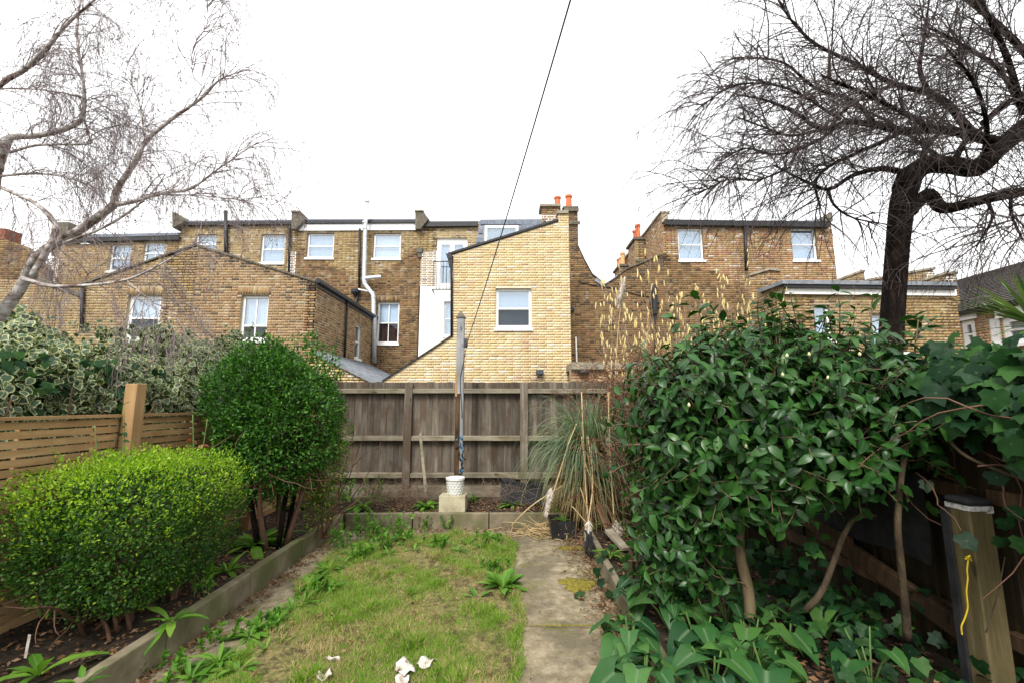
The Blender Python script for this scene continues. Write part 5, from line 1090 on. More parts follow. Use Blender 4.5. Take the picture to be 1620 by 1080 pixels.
for pts, r0, r1 in (([(1385, 815, 2.75), (1355, 818, 2.7), (1335, 845, 2.7), (1318, 890, 2.72), (1300, 935, 2.74), (1275, 965, 2.76)], .016, .026), ([(1488, 678, 2.35), (1520, 715, 2.3), (1570, 740, 2.2), (1640, 765, 2.1)], .012, .01), ([(1437, 690, 2.5), (1425, 760, 2.48), (1420, 830, 2.5), (1425, 890, 2.55), (1432, 960, 2.62), (1436, 1010, 2.66)], .018, .03), ([(1590, 880, 2.3), (1578, 940, 2.3), (1560, 1000, 2.3)], .003, .004)):
    P_ = [W(*p) for p in pts]; pth, rr = smoothpath(P_, np.linspace(r0, r1, len(P_))*.72); MB().tube(pth, rr, 8).build('stem', STEMD, h, smooth=True)
tw = grow(np.stack([G.uniform(2.2, 2.5, 60), G.uniform(1.9, 4.5, 60), G.uniform(1.2, 1.7, 60)], 1), G.normal(0, .8, (60, 3))+np.array([0, -.3, -.6]), G.uniform(.3, .9, 60), 8, .1, .3); tubes_obj(h, 'tendrils', [(tw, taper(60, 8, .005, .002), 4)], BROWN)

# --- cordyline spikes, right edge ----------------------------------------------------------
cx = W(1640, 515, 2.9); h = thing('spiky_palm', 'fan of long pointed cordyline leaves at the right edge above the ivy', 'palm', tuple(cx))
n = 60; d_ = norm(np.stack([G.uniform(-1.0, .8, n), G.uniform(-.6, .6, n), G.uniform(-.15, .9, n)], 1)); pth = grow(np.array([tuple(cx)]*n), d_, G.uniform(.34, .5, n), 5, .14, .01)
for i in range(n):
    w0 = .014; A = norm(np.cross(pth[i, 1:2]-pth[i, 0:1], np.array([[0, 0, 1.]])))[0]; V = []
    for k in range(6):
        ww = w0*[.7, 1, 1, .8, .5, .02][k]; V += [tuple(pth[i, k]-A*ww), tuple(pth[i, k]+np.array([0, 0, -.003])), tuple(pth[i, k]+A*ww)]
    e = np.tile([1, 0, 1.], 6); Fq = [[3*k, 3*k+1, 3*k+4, 3*k+3] for k in range(5)]+[[3*k+1, 3*k+2, 3*k+5, 3*k+4] for k in range(5)]
    link('leaf', npmesh('leaf', V, Fq, M_CORD, {'e': ('FLOAT', e)}), h)
MB().tube([cx+Vector((0, 0, .0)), cx-Vector((-.02, 0, 2.2))], [.05, .07], 10).build('trunk', BARKG, h)

# --- birch ------------------------------------------------------------------------------
YBi = 4.6
h = thing('birch_tree', 'leafless silver birch with drooping reddish twigs reaching in from the left edge', 'tree', tuple(W(-90, 900, YBi)))
def limb(par, pts, rads, mat, name='limb', n=8, Y=YBi):
    P_ = [W(p[0], p[1], (p[2] if len(p) > 2 else Y)) for p in pts]; pth, rr = smoothpath(P_, rads); MB().tube(pth, rr, n).build(name, mat, par, smooth=True); return resample(pth)
PXM = YBi/F*.5
def rad(*px): return [p*PXM*.74 for p in px]
lb = []
limb(h, [(-90, 1000), (-80, 700), (-50, 450), (-20, 330), (-8, 270), (12, 222)], rad(60, 52, 42, 32, 24, 17), BIRCH, 'trunk', 12)
lb.append(limb(h, [(-4, 270), (8, 222), (60, 215), (115, 200), (132, 180), (132, 130), (122, 60), (128, 0), (150, -60)], rad(20, 15, 12, 10, 9, 7, 6, 4, 3), BIRCH))
lb.append(limb(h, [(-48, 430, 4.6), (-75, 300, 4.5), (-60, 200, 4.4), (0, 135, 4.3), (40, 110, 4.3), (75, 75, 4.2), (105, 40, 4.2), (150, 0, 4.1), (210, -50, 4)], rad(20, 17, 14, 10, 9, 8, 6, 4, 3), BIRCH))
C1 = limb(h, [(-50, 560, 4.9), (30, 460, 4.9), (60, 405, 4.8), (125, 365, 4.7), (180, 325, 4.6)], rad(30, 22, 20, 18, 16), BIRCH)
lb.append(limb(h, [(180, 325), (185, 300), (215, 255), (230, 225), (270, 190), (320, 155), (350, 125), (395, 110)], rad(15, 12, 11, 9, 8, 5, 3, 1.5), BIRCH))
lb.append(limb(h, [(180, 325), (215, 318), (260, 305), (300, 300), (345, 268), (408, 225)], rad(11, 9, 6, 5, 3, 1.5), BIRCH))
lb.append(limb(h, [(250, 308), (320, 310), (390, 318), (430, 325)], rad(4, 3, 2, 1.2), BIRCH))
lb.append(limb(h, [(-30, 285), (20, 305), (60, 325), (88, 358), (72, 400), (50, 440)], rad(7, 8, 9, 12, 13, 14), BIRCH))
lb.append(limb(h, [(35, 440, 4.3), (75, 452, 4.3), (130, 452, 4.3), (200, 443, 4.2), (260, 415, 4.2), (310, 385, 4.2)], rad(9, 8, 6, 5, 3, 1.5), BIRCH))
lb.append(limb(h, [(100, 385), (160, 362), (205, 335), (245, 300), (262, 275)], rad(6, 5, 5, 3, 2), BIRCH))
lb.append(limb(h, [(15, 242), (60, 230), (140, 228), (145, 215), (180, 200), (225, 205)], rad(6, 5, 4, 3, 2, 1.5), BIRCH))
lb.append(limb(h, [(-10, 140), (60, 142), (130, 155), (200, 185)], rad(4, 3, 3, 1.5), BIRCH))
lb.append(limb(h, [(-10, 280), (50, 275), (100, 280), (160, 300)], rad(6, 5, 3, 1.5), BIRCH))
lb.append(limb(h, [(132, 185), (142, 220), (140, 225)], rad(5, 3, 2), BIRCH))
lb.append(limb(h, [(228, 215), (222, 170), (208, 135), (190, 120)], rad(4, 3, 2, 1.2), BIRCH))
lb.append(limb(h, [(318, 135), (305, 118), (306, 75), (328, 38), (325, 0)], rad(2.2, 1.9, 1.9, 1.5, .8), TWIGB))
lb.append(limb(h, [(200, 443, 4.2), (240, 480, 4.2), (265, 505, 4.2)], rad(2.5, 1.8, 1), BIRCH))
lbs = np.stack(lb)
q, d_ = spawn(lbs, 420, .15, 1, 1.1); d_[:, 1] *= .5; s1 = grow(q, d_+np.array([.15, 0, .25]), G.uniform(.25, .8, 420), 7, .22, .16)
q, d_ = spawn(s1, 3500, .2, 1, .8); s2_ = grow(q, d_+np.array([0, 0, -.35]), G.uniform(.12, .5, 3500), 6, .55, .14)
q, d_ = spawn(s2_, 9000, .2, 1, .7); s3 = grow(q, d_+np.array([0, 0, -.4]), G.uniform(.06, .24, 9000), 4, .6, .14)
tubes_obj(h, 'twigs', [(s1, taper(420, 7, .005, .002), 4), (s2_, taper(3500, 6, .002, .001), 3), (s3, taper(9000, 4, .0013, .0008), 3)], TWIGB)
q, d_ = spawn(s3, 17000, .1, 1, .7); scatter(h, 'x', L_SMALL, q, norm(np.array([0, 0, -1.])+G.normal(0, .35, q.shape)), norm(G.normal(0, 1, q.shape)), .016*G.uniform(.5, 1.4, len(q)), leafmat('birch_catkin', [(.07, .035, .03), (.13, .07, .06), (.2, .12, .10)], .8, .1, trans=0), stuffname='seed_catkins')

# --- dark bare tree on the right ------------------------------------------------------------
YT = 4.7; PXM = YT/F*.5/.74
h = thing('bare_tree', 'gnarled dark leafless tree with umbrella of tangled twigs, right of the camellia', 'tree', tuple(W(1405, 900, YT)))
limb(h, [(1395, 1000, YT), (1400, 700, YT), (1408, 560, YT), (1414, 470, YT), (1420, 390, YT), (1428, 320, YT), (1440, 278, YT)], rad(42, 36, 33, 32, 32, 35, 34), BARKD, 'trunk', 14, YT)
lb = []
def lt_(pts, *r): lb.append(limb(h, pts, rad(*r), BARKD, 'limb', 9, YT))
lt_([(1432, 300), (1440, 280), (1465, 262), (1505, 262), (1545, 266), (1575, 240), (1620, 203), (1680, 160), (1760, 120), (1840, 110)], 38, 36, 30, 28, 30, 28, 30, 24, 12, 4)
lt_([(1595, 225), (1565, 222), (1520, 210), (1480, 205), (1430, 207), (1385, 198), (1335, 191)], 20, 17, 15, 14, 13, 11, 9)
lt_([(1440, 335), (1455, 318), (1470, 308), (1488, 328), (1510, 328), (1560, 315), (1620, 303), (1700, 285), (1790, 270), (1850, 290)], 20, 20, 21, 19, 17, 16, 16, 13, 7, 3)
lt_([(1540, 213), (1520, 190), (1500, 165), (1470, 148), (1430, 138), (1390, 122), (1375, 105)], 14, 13, 11, 10, 9, 7, 5)
lt_([(1425, 272), (1400, 267), (1375, 270), (1345, 280), (1310, 300), (1270, 285), (1225, 262)], 10, 9, 8, 7, 6, 4, 3)
lt_([(1340, 191), (1300, 205), (1260, 180), (1215, 160), (1165, 150)], 8, 6, 6, 4, 2.5)
lt_([(1463, 262), (1462, 240), (1475, 222), (1482, 215)], 11, 10, 8, 6)
lt_([(1512, 250), (1522, 232), (1535, 215)], 10, 9, 8)
lt_([(1555, 195), (1590, 165), (1620, 150), (1670, 120)], 10, 9, 8, 6)
lt_([(1430, 207), (1395, 225), (1350, 245), (1310, 265), (1290, 290), (1298, 330)], 8, 7, 6, 5, 5, 3)
lt_([(1310, 300), (1320, 325), (1350, 345), (1402, 355)], 5, 4, 3, 2)
lt_([(1470, 148), (1455, 110), (1462, 60), (1470, 0)], 8, 7, 5, 3)
lt_([(1385, 198), (1350, 160), (1290, 140), (1240, 100), (1180, 90)], 7, 6, 5, 4, 2.5)
lt_([(1400, 128), (1350, 100), (1290, 70), (1250, 30), (1220, -20)], 7, 6, 5, 4, 3)
lt_([(1620, 180), (1580, 110), (1520, 70), (1460, 40)], 9, 7, 5, 3)
lt_([(1335, 191), (1290, 225), (1230, 245), (1180, 235), (1140, 255)], 6, 5, 4, 3, 2)
lt_([(1300, 205), (1250, 215), (1205, 200), (1165, 185)], 5, 4, 3, 2)
lt_([(1560, 315, 4.6), (1570, 345, 4.4), (1545, 390, 4.2)], 6, 4, 2.5)
lt_([(1600, 308), (1600, 340, 4.4), (1618, 380, 4.2)], 6, 4, 2.5)
lt_([(1475, 205, 4.7), (1430, 180, 4.2), (1370, 150, 3.8), (1300, 120, 3.6)], 8, 6, 5, 3)
lt_([(1560, 240, 4.7), (1560, 190, 4.2), (1540, 130, 3.8), (1500, 80, 3.6)], 9, 6, 5, 3)
lt_([(1500, 262, 4.7), (1460, 230, 5.2), (1400, 190, 5.7), (1330, 160, 6.0)], 8, 6, 5, 3)
lt_([(1680, 160), (1600, 60), (1500, -20), (1400, -50), (1310, -30)], 14, 10, 8, 6, 4)
lt_([(1620, 180, 4.7), (1580, 60, 4.3), (1500, -60, 4.1), (1400, -100, 4)], 10, 8, 6, 4)
lt_([(1330, 190, 4.7), (1245, 140, 4.6), (1165, 135, 4.5), (1100, 175, 4.4)], 5, 4, 3, 2)
lt_([(1250, 265, 4.7), (1200, 285, 4.7), (1150, 285, 4.6), (1100, 310, 4.6)], 4, 3, 2.5, 1.5)
lbs = np.stack(lb)
q, d_ = spawn(lbs, 1050, .12, 1, 1.3); s1 = grow(q, d_+np.array([-.3, 0, .18]), G.uniform(.3, 1.1, 1050), 9, .22, .085)
q, d_ = spawn(s1, 5400, .12, 1, 1.0); s2_ = grow(q, d_+np.array([-.05, 0, -.1]), G.uniform(.2, .7, 5400), 7, .2, .08)
q, d_ = spawn(s2_, 9000, .1, 1, 1.0); s3 = grow(q, d_, G.uniform(.06, .3, 9000), 4, .15, .16)
def clipz(s):
    m = s[:, -1]; px = 810+F*(m[:, 0]/(m[:, 1]*CP+(m[:, 2]-EYE)*SP)); return (m[:, 2] > 2.65+0*px) & (m[:, 1] > 2.2)
s1, s2_, s3 = [s[clipz(s)] for s in (s1, s2_, s3)]
tubes_obj(h, 'twigs', [(s1, taper(len(s1), 9, .0078, .0026), 4), (s2_, taper(len(s2_), 7, .0032, .0014), 3), (s3, taper(len(s3), 4, .0017, .001), 3)], TWIGD)

# --- hazel with catkins beyond the fence ----------------------------------------------------
h = thing('hazel_bush', 'bare hazel bush hung with yellow catkins beyond the fence, above the camellia', 'bush', (3.3, 8.6, 0))
n = 70; b0 = np.stack([G.uniform(2.3, 5.0, n), G.uniform(8.2, 9.2, n), np.full(n, .3)], 1); s1 = grow(b0, G.normal(0, .16, (n, 3))+np.array([0, 0, 1.]), G.uniform(2.4, 4.3, n), 9, 0, .07)
q, d_ = spawn(s1, 700, .4, 1, .6); s2_ = grow(q, d_+np.array([0, 0, .4]), G.uniform(.2, .6, 700), 5, 0, .12)
tubes_obj(h, 'twigs', [(s1, taper(n, 9, .013, .004), 4), (s2_, taper(700, 5, .0045, .002), 3)], surf('hazel_twig', [(.2, .13, .08), (.34, .24, .16)], 8, rough=.8))
q, d_ = spawn(s2_, 900, .2, 1, .5); ct = grow(q, G.normal(0, .12, q.shape)+np.array([0, 0, -1.]), G.uniform(.08, .16, len(q)), 3, .1, .05)
rr = np.tile([.006, .013, .013, .006], (len(q), 1)); tubes_obj(h, 'catkins', [(ct, rr, 5)], surf('yellow_catkin', [(.62, .5, .2), (.78, .66, .3)], 30, rough=.8))

# --- brown dead climber tangle between pampas and camellia -------------------------------------
h = thing('dead_climber', 'rust-brown tangle of dead climber beside the pampas grass, left of the camellia', 'climber', (1.5, 5.6, .1))
n = 330; b0 = np.stack([G.uniform(1.15, 2.3, n), G.uniform(4.9, 7.0, n), G.uniform(.1, 1.9, n)], 1); s1 = grow(b0, G.normal(0, .7, (n, 3))+np.array([0, 0, .8]), G.uniform(.4, 1.1, n), 9, .18, .22)
s1[..., 2] = np.minimum(s1[..., 2], 2.2); q, d_ = spawn(s1, 3200, .1, 1, 1.0); s2_ = grow(q, d_, G.uniform(.08, .3, 3200), 5, .15, .3)
tubes_obj(h, 'stems', [(s1, taper(n, 9, .006, .003), 4), (s2_, taper(3200, 5, .0025, .0014), 3)], BROWN)
q, d_ = spawn(s2_, 15000, .1, 1, .9); scatter(h, 'x', L_SMALL, q, d_, norm(G.normal(0, 1, q.shape)), .03*G.uniform(.5, 1.3, len(q)), M_RUST, stuffname='dead_leaves')
for pts in ([(1010, 760, 4.6), (1030, 800, 4.5), (1045, 850, 4.45), (1050, 900, 4.4)], [(1025, 690, 4.7), (1040, 780, 4.6), (1058, 850, 4.5), (1052, 905, 4.4)], [(968, 600, 5.6), (975, 700, 5.6), (985, 800, 5.5), (990, 860, 5.4)]):
    P_ = [W(*p) for p in pts]; pth, rr = smoothpath(P_, [.012]*len(P_)); MB().tube(pth, rr, 6).build('stem', BROWN, h, smooth=True)

# --- pampas grass -------------------------------------------------------------------------------
pg = Vector((.98, 6.0, .12)); h = thing('pampas_grass', 'arching blue-green pampas grass clump with broken tan stems by the back fence', 'grass', tuple(pg))
def ribbons(par, nm, P0, D0, L, wd, K, grav, mat, wig=.03):
    pth = grow(P0, D0, L, K, grav, wig); n = len(pth); T = np.gradient(pth, axis=1); A = norm(np.cross(T, np.array([0, 0, 1.])+G.normal(0, .25, (n, 1, 3)))); ww = wd*np.sin(np.clip(np.linspace(.35, 1, K+1), 0, 1)*np.pi)[None, :, None]*np.ones((n, 1, 1))+.0006
    V = np.stack([pth-A*ww, pth+A*ww], 2).reshape(n, -1, 3); m = V.shape[1]; Fq = np.array([[2*k, 2*k+1, 2*k+3, 2*k+2] for k in range(K)])[None]+(np.arange(n)*m)[:, None, None]
    return link(nm, npmesh(nm, V.reshape(-1, 3), Fq.reshape(-1, 4), mat, {'e': ('FLOAT', np.full(n*m, .6))}, smooth=True), par, kind='stuff')
n = 820; a = G.uniform(0, 6.28, n); P0 = np.stack([pg.x+np.cos(a)*.13, pg.y+np.sin(a)*.13, G.uniform(.75, 1.05, n)], 1); el_ = G.uniform(.35, 1.5, n)
D0 = np.stack([np.cos(a)*np.cos(el_), np.sin(a)*np.cos(el_), np.sin(el_)], 1)+np.array([-.08, -.1, 0]); ribbons(h, 'blades', P0, D0, G.uniform(.6, 1.25, n), .0045, 11, .46, M_PAMP)
n = 620; a = G.uniform(0, 6.28, n); P0 = np.stack([pg.x+np.cos(a)*.1, pg.y+np.sin(a)*.1, G.uniform(.3, .95, n)], 1); D0 = np.stack([np.cos(a), np.sin(a), G.uniform(-.3, .8, n)], 1); ribbons(h, 'dead_blades', P0, D0, G.uniform(.4, .9, n), .005, 8, .7, M_STRAW)
n = 500; a = G.uniform(0, 6.28, n); P0 = np.stack([pg.x+np.cos(a)*.12, pg.y+np.sin(a)*.12, G.uniform(.12, 1.0, n)], 1); D0 = np.stack([np.cos(a)*.3, np.sin(a)*.3, G.uniform(-.5, 1, n)], 1); ribbons(h, 'dead_heart', P0, D0, G.uniform(.2, .4, n), .009, 5, .7, M_DEAD)
MB().tube(*smoothpath([(pg.x, pg.y, .05), (pg.x+.02, pg.y, .5), (pg.x, pg.y, .95)], [.17, .14, .1]), 9).build('base', BROWN, h, smooth=True)
def plume(par, a, b, r):
    A, B_ = np.array(tuple(a)), np.array(tuple(b)); n = 900; t = G.random(n); P0 = A+(B_-A)*t[:, None]; d_ = norm(B_-A)
    return ribbons(par, 'plume', P0, d_+G.normal(0, .35, (n, 3)), r*G.uniform(.6, 1.3, n)*(1.1-.5*t), .0045, 3, .1, leafmat('plume_fluff', [(.5, .43, .35), (.66, .59, .5), (.76, .7, .62)], .9, .1, trans=.2, tcol=(.6, .54, .45)) if 'plume_fluff' not in bpy.data.materials else bpy.data.materials['plume_fluff'])
for i, (pts, r_) in enumerate((([(912, 670, 5.7), (900, 700, 5.5), (886, 745, 5.4), (872, 790, 5.3)], .009), ([(930, 690, 5.55), (938, 760, 5.3), (930, 830, 5.0)], .009), ([(920, 620, 5.7), (925, 740, 5.4), (930, 822, 5.1)], .008),
                         ([(962, 620, 5.6), (966, 730, 5.4), (972, 830, 5.2)], .009), ([(893, 765, 5.5), (840, 800, 5.3), (806, 834, 5.4)], .008), ([(952, 780, 5.4), (928, 740, 5.4), (920, 690, 5.5)], .007), ([(968, 570, 5.8), (965, 620, 5.8), (960, 690, 5.8)], .008), ([(905, 800, 5.3), (935, 830, 5.2), (918, 770, 5.3)], .006))):
    P_ = [W(*p) for p in pts]; pth, rr = smoothpath(P_, [r_*.9]*len(P_)); MB().tube(pth, rr, 6).build('stem', STEMT, h, smooth=True, label='dry tan stem')
plume(h, W(872, 770, 5.32), W(864, 812, 5.25), .07); plume(h, W(931, 822, 5.02), W(929, 856, 4.95), .07); plume(h, W(974, 822, 5.22), W(980, 848, 5.15), .08); plume(h, W(962, 690, 5.6), W(966, 745, 5.5), .06)
h = thing('pampas_plume', 'single tall pale pampas plume standing against the brown brick wall', 'plume', tuple(W(968, 660, 6.4)))
pth, rr = smoothpath([W(968, 680, 6.4), W(973, 600, 6.4), W(978, 520, 6.4), W(984, 470, 6.4)], [.008, .007, .006, .004]); MB().tube(pth, rr, 6).build('stem', STEMT, h, smooth=True)
MB().tube(*smoothpath([W(978, 490, 6.4), W(981, 470, 6.4), W(986, 450, 6.4), W(989, 438, 6.4)], [.012, .035, .03, .006]), 8).build('plume_core', PLUME, h, smooth=True); plume(h, W(978, 488, 6.4), W(986, 446, 6.4), .11)

# --- tangle of dry grass stems on the path, litter -----------------------------------------------
h = thing('dry_stem_heap', 'heap of broken tan grass stems lying on the path end beside the black planter', 'stems', (.35, 5.5, 0))
n = 130; c0 = G0(862, 842); P0 = np.stack([G.normal(c0.x, .17, n), G.normal(c0.y, .16, n), np.abs(G.normal(.03, .03, n))+.01], 1); pth = grow(P0, np.stack([G.normal(0, 1, n), G.normal(0, .6, n), G.normal(0, .12, n)], 1), G.uniform(.12, .5, n), 5, .03, .16); pth[..., 2] = np.maximum(pth[..., 2], .012)
tubes_obj(h, 'stems', [(pth, taper(n, 5, .0045, .0025), 4)], STEMT); n = 160; P0 = np.stack([G.normal(c0.x+.1, .2, n), G.normal(c0.y, .16, n), np.full(n, .02)], 1)
ribbons(h, 'dead_blades', P0, np.stack([G.normal(0, 1, n), G.normal(0, .6, n), G.uniform(0, .6, n)], 1), G.uniform(.15, .4, n), .006, 5, .5, M_STRAW)
h = thing('bramble_heap', 'pile of dead brown twigs against the back fence behind the block', 'twigs', (.1, 6.8, .15))
for cxp, nn in ((800, 200), (655, 260), (610, 130)):
    c_ = W(cxp, 778, 6.75); P0 = np.stack([G.normal(c_.x, .2, nn), G.normal(6.8, .13, nn), G.uniform(.16, .42, nn)], 1); pth = grow(P0, G.normal(0, 1, (nn, 3))*np.array([1, .4, .6]), G.uniform(.12, .4, nn), 6, .1, .35); pth[..., 2] = np.clip(pth[..., 2], .15, .62); pth[..., 1] = np.minimum(pth[..., 1], 7.12)
    tubes_obj(h, 'twigs', [(pth, taper(nn, 6, .0032, .0015), 3)], surf('dead_twig_%d' % cxp, [(.14, .09, .06), (.28, .2, .14)], 9, rough=.9))
def litter(lb, n, fx, fy, fz, s=.03, mat=M_DEAD, nm='leaf_litter'):
    P = np.stack([fx(n), fy(n), np.zeros(n)], 1); P[:, 2] = fz(P[:, 0], P[:, 1])+G.uniform(.003, .02, n); D = np.stack([G.normal(0, 1, n), G.normal(0, 1, n), G.normal(0, .25, n)], 1); N = norm(np.array([0, 0, 1.])+G.normal(0, .35, (n, 3)))
    o = scatter(None, 'x', L_SMALL if s < .04 else L_LANCE, P, D, N, s*G.uniform(.5, 1.4, n), mat, stuffname=nm); setp(o, lb, 'litter'); return o
U = lambda a, b: (lambda n: G.uniform(a, b, n)); NR = lambda a, b: (lambda n: G.normal(a, b, n))
litter('brown fallen leaves gathered along the foot of the left kerb', 1500, lambda n: -2.19+np.abs(G.normal(0, .09, n)), U(1.3, 6), lambda x, y: 0*x)
litter('brown fallen leaves along the foot of the right kerb', 2200, lambda n: .85-np.abs(G.normal(0, .13, n)), U(2.0, 5.9), lambda x, y: 0*x+.008)
litter('brown fallen leaves over the right-hand bed under the camellia', 5000, U(.95, 2.5), U(1.8, 6.5), lambda x, y: .125+.03*np.sin(x*4+y*3)+.02*np.sin(x*11-y*6), .036)
litter('brown fallen leaves over the left-hand bed under the hedge', 2600, U(-3.2, -2.3), U(1.8, 6.8), lambda x, y: .155+.7*(.03*np.sin(x*4+y*3)+.02*np.sin(x*11-y*6)), .034)
litter('dry leaves and bits on the back bed', 2600, U(-2.2, .9), U(6.14, 7.1), lambda x, y: .145+.7*(.03*np.sin(x*4+y*3)+.02*np.sin(x*11-y*6)), .034)
litter('scattered dry leaves at the back edge of the lawn and path', 900, U(-1.9, .8), lambda n: 6.0-np.abs(G.normal(0, .14, n)), lambda x, y: 0*x+.01)
litter('stray curled brown leaves lying on the lawn', 240, U(-1.7, .0), U(2.3, 5.3), lambda x, y: 0*x+.04, .034)
litter('small bits of debris on the bare concrete path', 260, U(.05, .85), U(2, 5.9), lambda x, y: 0*x+.012, .018)

# --- lawn grass -------------------------------------------------------------------------------------
n = 200000; y = 5.75-3.5*G.random(n)**.8; le = np.array([lawnedge(v) for v in np.linspace(2.2, 5.8, 80)]); a_ = np.interp(y, np.linspace(2.2, 5.8, 80), le[:, 0]); b_ = np.interp(y, np.linspace(2.2, 5.8, 80), le[:, 1])
x = a_-.03+(b_-a_+.06)*G.random(n)
def nz(x, y, f, s): return np.sin(x*f+s)*np.sin(y*f*1.17+s*1.7)+.6*np.sin(x*f*2.3+y*f*1.9+s)+.4*np.sin(x*f*4.1-y*f*3.7+s*2)
d1 = nz(x, y, 4.2, 1.0); keep = G.random(n) < np.clip(.65+.45*d1, .38, 1); x, y, d1 = x[keep], y[keep], d1[keep]; n = len(x)
tuft = np.clip(nz(x, y, 6.5, 3.3)-.6, 0, 1.2); hh_ = .022+.02*np.clip(d1, 0, 1)+.055*tuft+G.random(n)*.014
P0 = np.stack([x, y, .012+0*x], 1); D0 = np.stack([G.normal(0, .5, n), G.normal(0, .5, n), np.ones(n)], 1); p = grow(P0, D0, hh_*1.25, 2, .45, .12)
A = norm(np.stack([G.normal(0, 1, n), G.normal(0, .35, n), 0*x], 1))*.0017*(1+tuft)[:, None]
V = np.stack([p[:, 0]-A, p[:, 0]+A, p[:, 1]-A*.8, p[:, 1]+A*.8, p[:, 2]], 1); Fb = np.array([(0, 1, 3), (0, 3, 2), (2, 3, 4)])
dry = (nz(x, y, 3.1, 5.0)+G.normal(0, .7, n) > .95) | (G.random(n) < .14) | ((d1 < -.5) & (G.random(n) < .3))
for sel, mt, nm, lb_ in ((~dry, M_GRASS, 'grass', 'short uneven green lawn grass in the middle of the garden'), (dry, M_STRAW, 'dry_grass', 'straw-coloured dry grass mixed into the lawn')):
    k = sel.sum(); o = link(nm, npmesh(nm, V[sel].reshape(-1, 3), (Fb[None]+(np.arange(k)*5)[:, None, None]).reshape(-1, 3), mt, {'e': ('FLOAT', np.full(k*5, .6))}), None, kind='stuff'); setp(o, lb_, 'grass')
# moss on the path
MOSS = surf('yellow_green_moss', [(.09, .075, .012), (.18, .15, .02), (.26, .23, .04)], 40, rough=1, bs=1, bd=.012)
def moss(c, rx, ry, lb, hm=.03):
    V = [(c.x, c.y, hm)]; n = 40
    for ring in (.55, 1.0):
        for i in range(n):
            a = 2*math.pi*i/n; r_ = ring*(1+.22*math.sin(a*3+c.x)+.14*math.sin(a*7+1)+.1*math.sin(a*13)); V.append((c.x+rx*r_*math.cos(a), c.y+ry*r_*math.sin(a), hm-.001 if ring < 1 else .004))
    F3 = [(0, 1+i, 1+(i+1) % n) for i in range(n)]+[(1+i, 1+n+i, 1+n+(i+1) % n) for i in range(n)]+[(1+i, 1+n+(i+1) % n, 1+(i+1) % n) for i in range(n)]
    o = link('moss_patch', npmesh('moss_patch', V, F3, MOSS, smooth=True), None, kind='stuff'); setp(o, lb, 'moss')
moss(G0(915, 925), .16, .17, 'yellow-green moss patch beside the right kerb'); moss(Vector((.45, jy, 0)), .36, .0035, 'thin line of moss in the joint across the path', .012); moss(G0(905, 868), .17, .05, 'thin moss smear on the path near the black planter')

# --- leafy weeds -------------------------------------------------------------------------------------
_lm = {}
def rosette(pos, nl, L, tm, mat, lb, cat='weed', spread=(.15, 1.1), nm='weed_plant', group=None, stalk=False):
    h = thing(nm, lb, cat, tuple(pos), group); alt = {id(L_DOCK): (L_DOCK, L_DOCK2), id(L_LANCE): (L_LANCE, L_LANCE2), id(L_ARUM): (L_ARUM, L_ARUM2)}[id(tm)]
    for i in range(nl):
        tm = alt[i % 2]; key = (id(tm[0]), mat.name)
        if key not in _lm: _lm[key] = npmesh('leaf', tm[0], tm[1], mat, {'e': ('FLOAT', tm[2])}, True)
        a = i*2.4+R.uniform(-.9, .9); t = (i+.5)/nl; el = spread[1]-(spread[1]-spread[0])*t+R.uniform(-.1, .1); el = max(.05, el)
        d = Vector((math.cos(a)*math.cos(el), math.sin(a)*math.cos(el), math.sin(el))); n_ = Vector((-math.cos(a)*math.sin(el), -math.sin(a)*math.sin(el), math.cos(el))); s_ = d.cross(n_); S = L*R.uniform(.45, 1.2)*(.6+.4*t)
        o = link('leaf', _lm[key], h); p = Vector(pos)+Vector((math.cos(a), math.sin(a), 0))*.012+Vector((0, 0, .01))
        if stalk: q = Vector(pos)+d*stalk*R.uniform(.5, 1.1)+Vector((0, 0, stalk*.5)); MB().tube([Vector(pos), (Vector(pos)+q)/2+Vector((0, 0, .03)), q], .005, 5).build('stalk', BARKG if mat != M_ARUM else STALKG, h); p = q; d = (d+Vector((0, 0, -1.1))).normalized(); n_ = s_.cross(d).normalized(); n_ = n_ if n_.z > 0 else -n_; s_ = d.cross(n_)
        M_ = Matrix.Identity(4)
        for r_ in range(3): M_[r_][0] = s_[r_]*S; M_[r_][1] = d[r_]*S; M_[r_][2] = n_[r_]*S; M_[r_][3] = p[r_]
        o.matrix_basis = M_
    return h
STALKG = surf('green_stalk', [(.06, .13, .03), (.1, .18, .05)], 12, rough=.5)
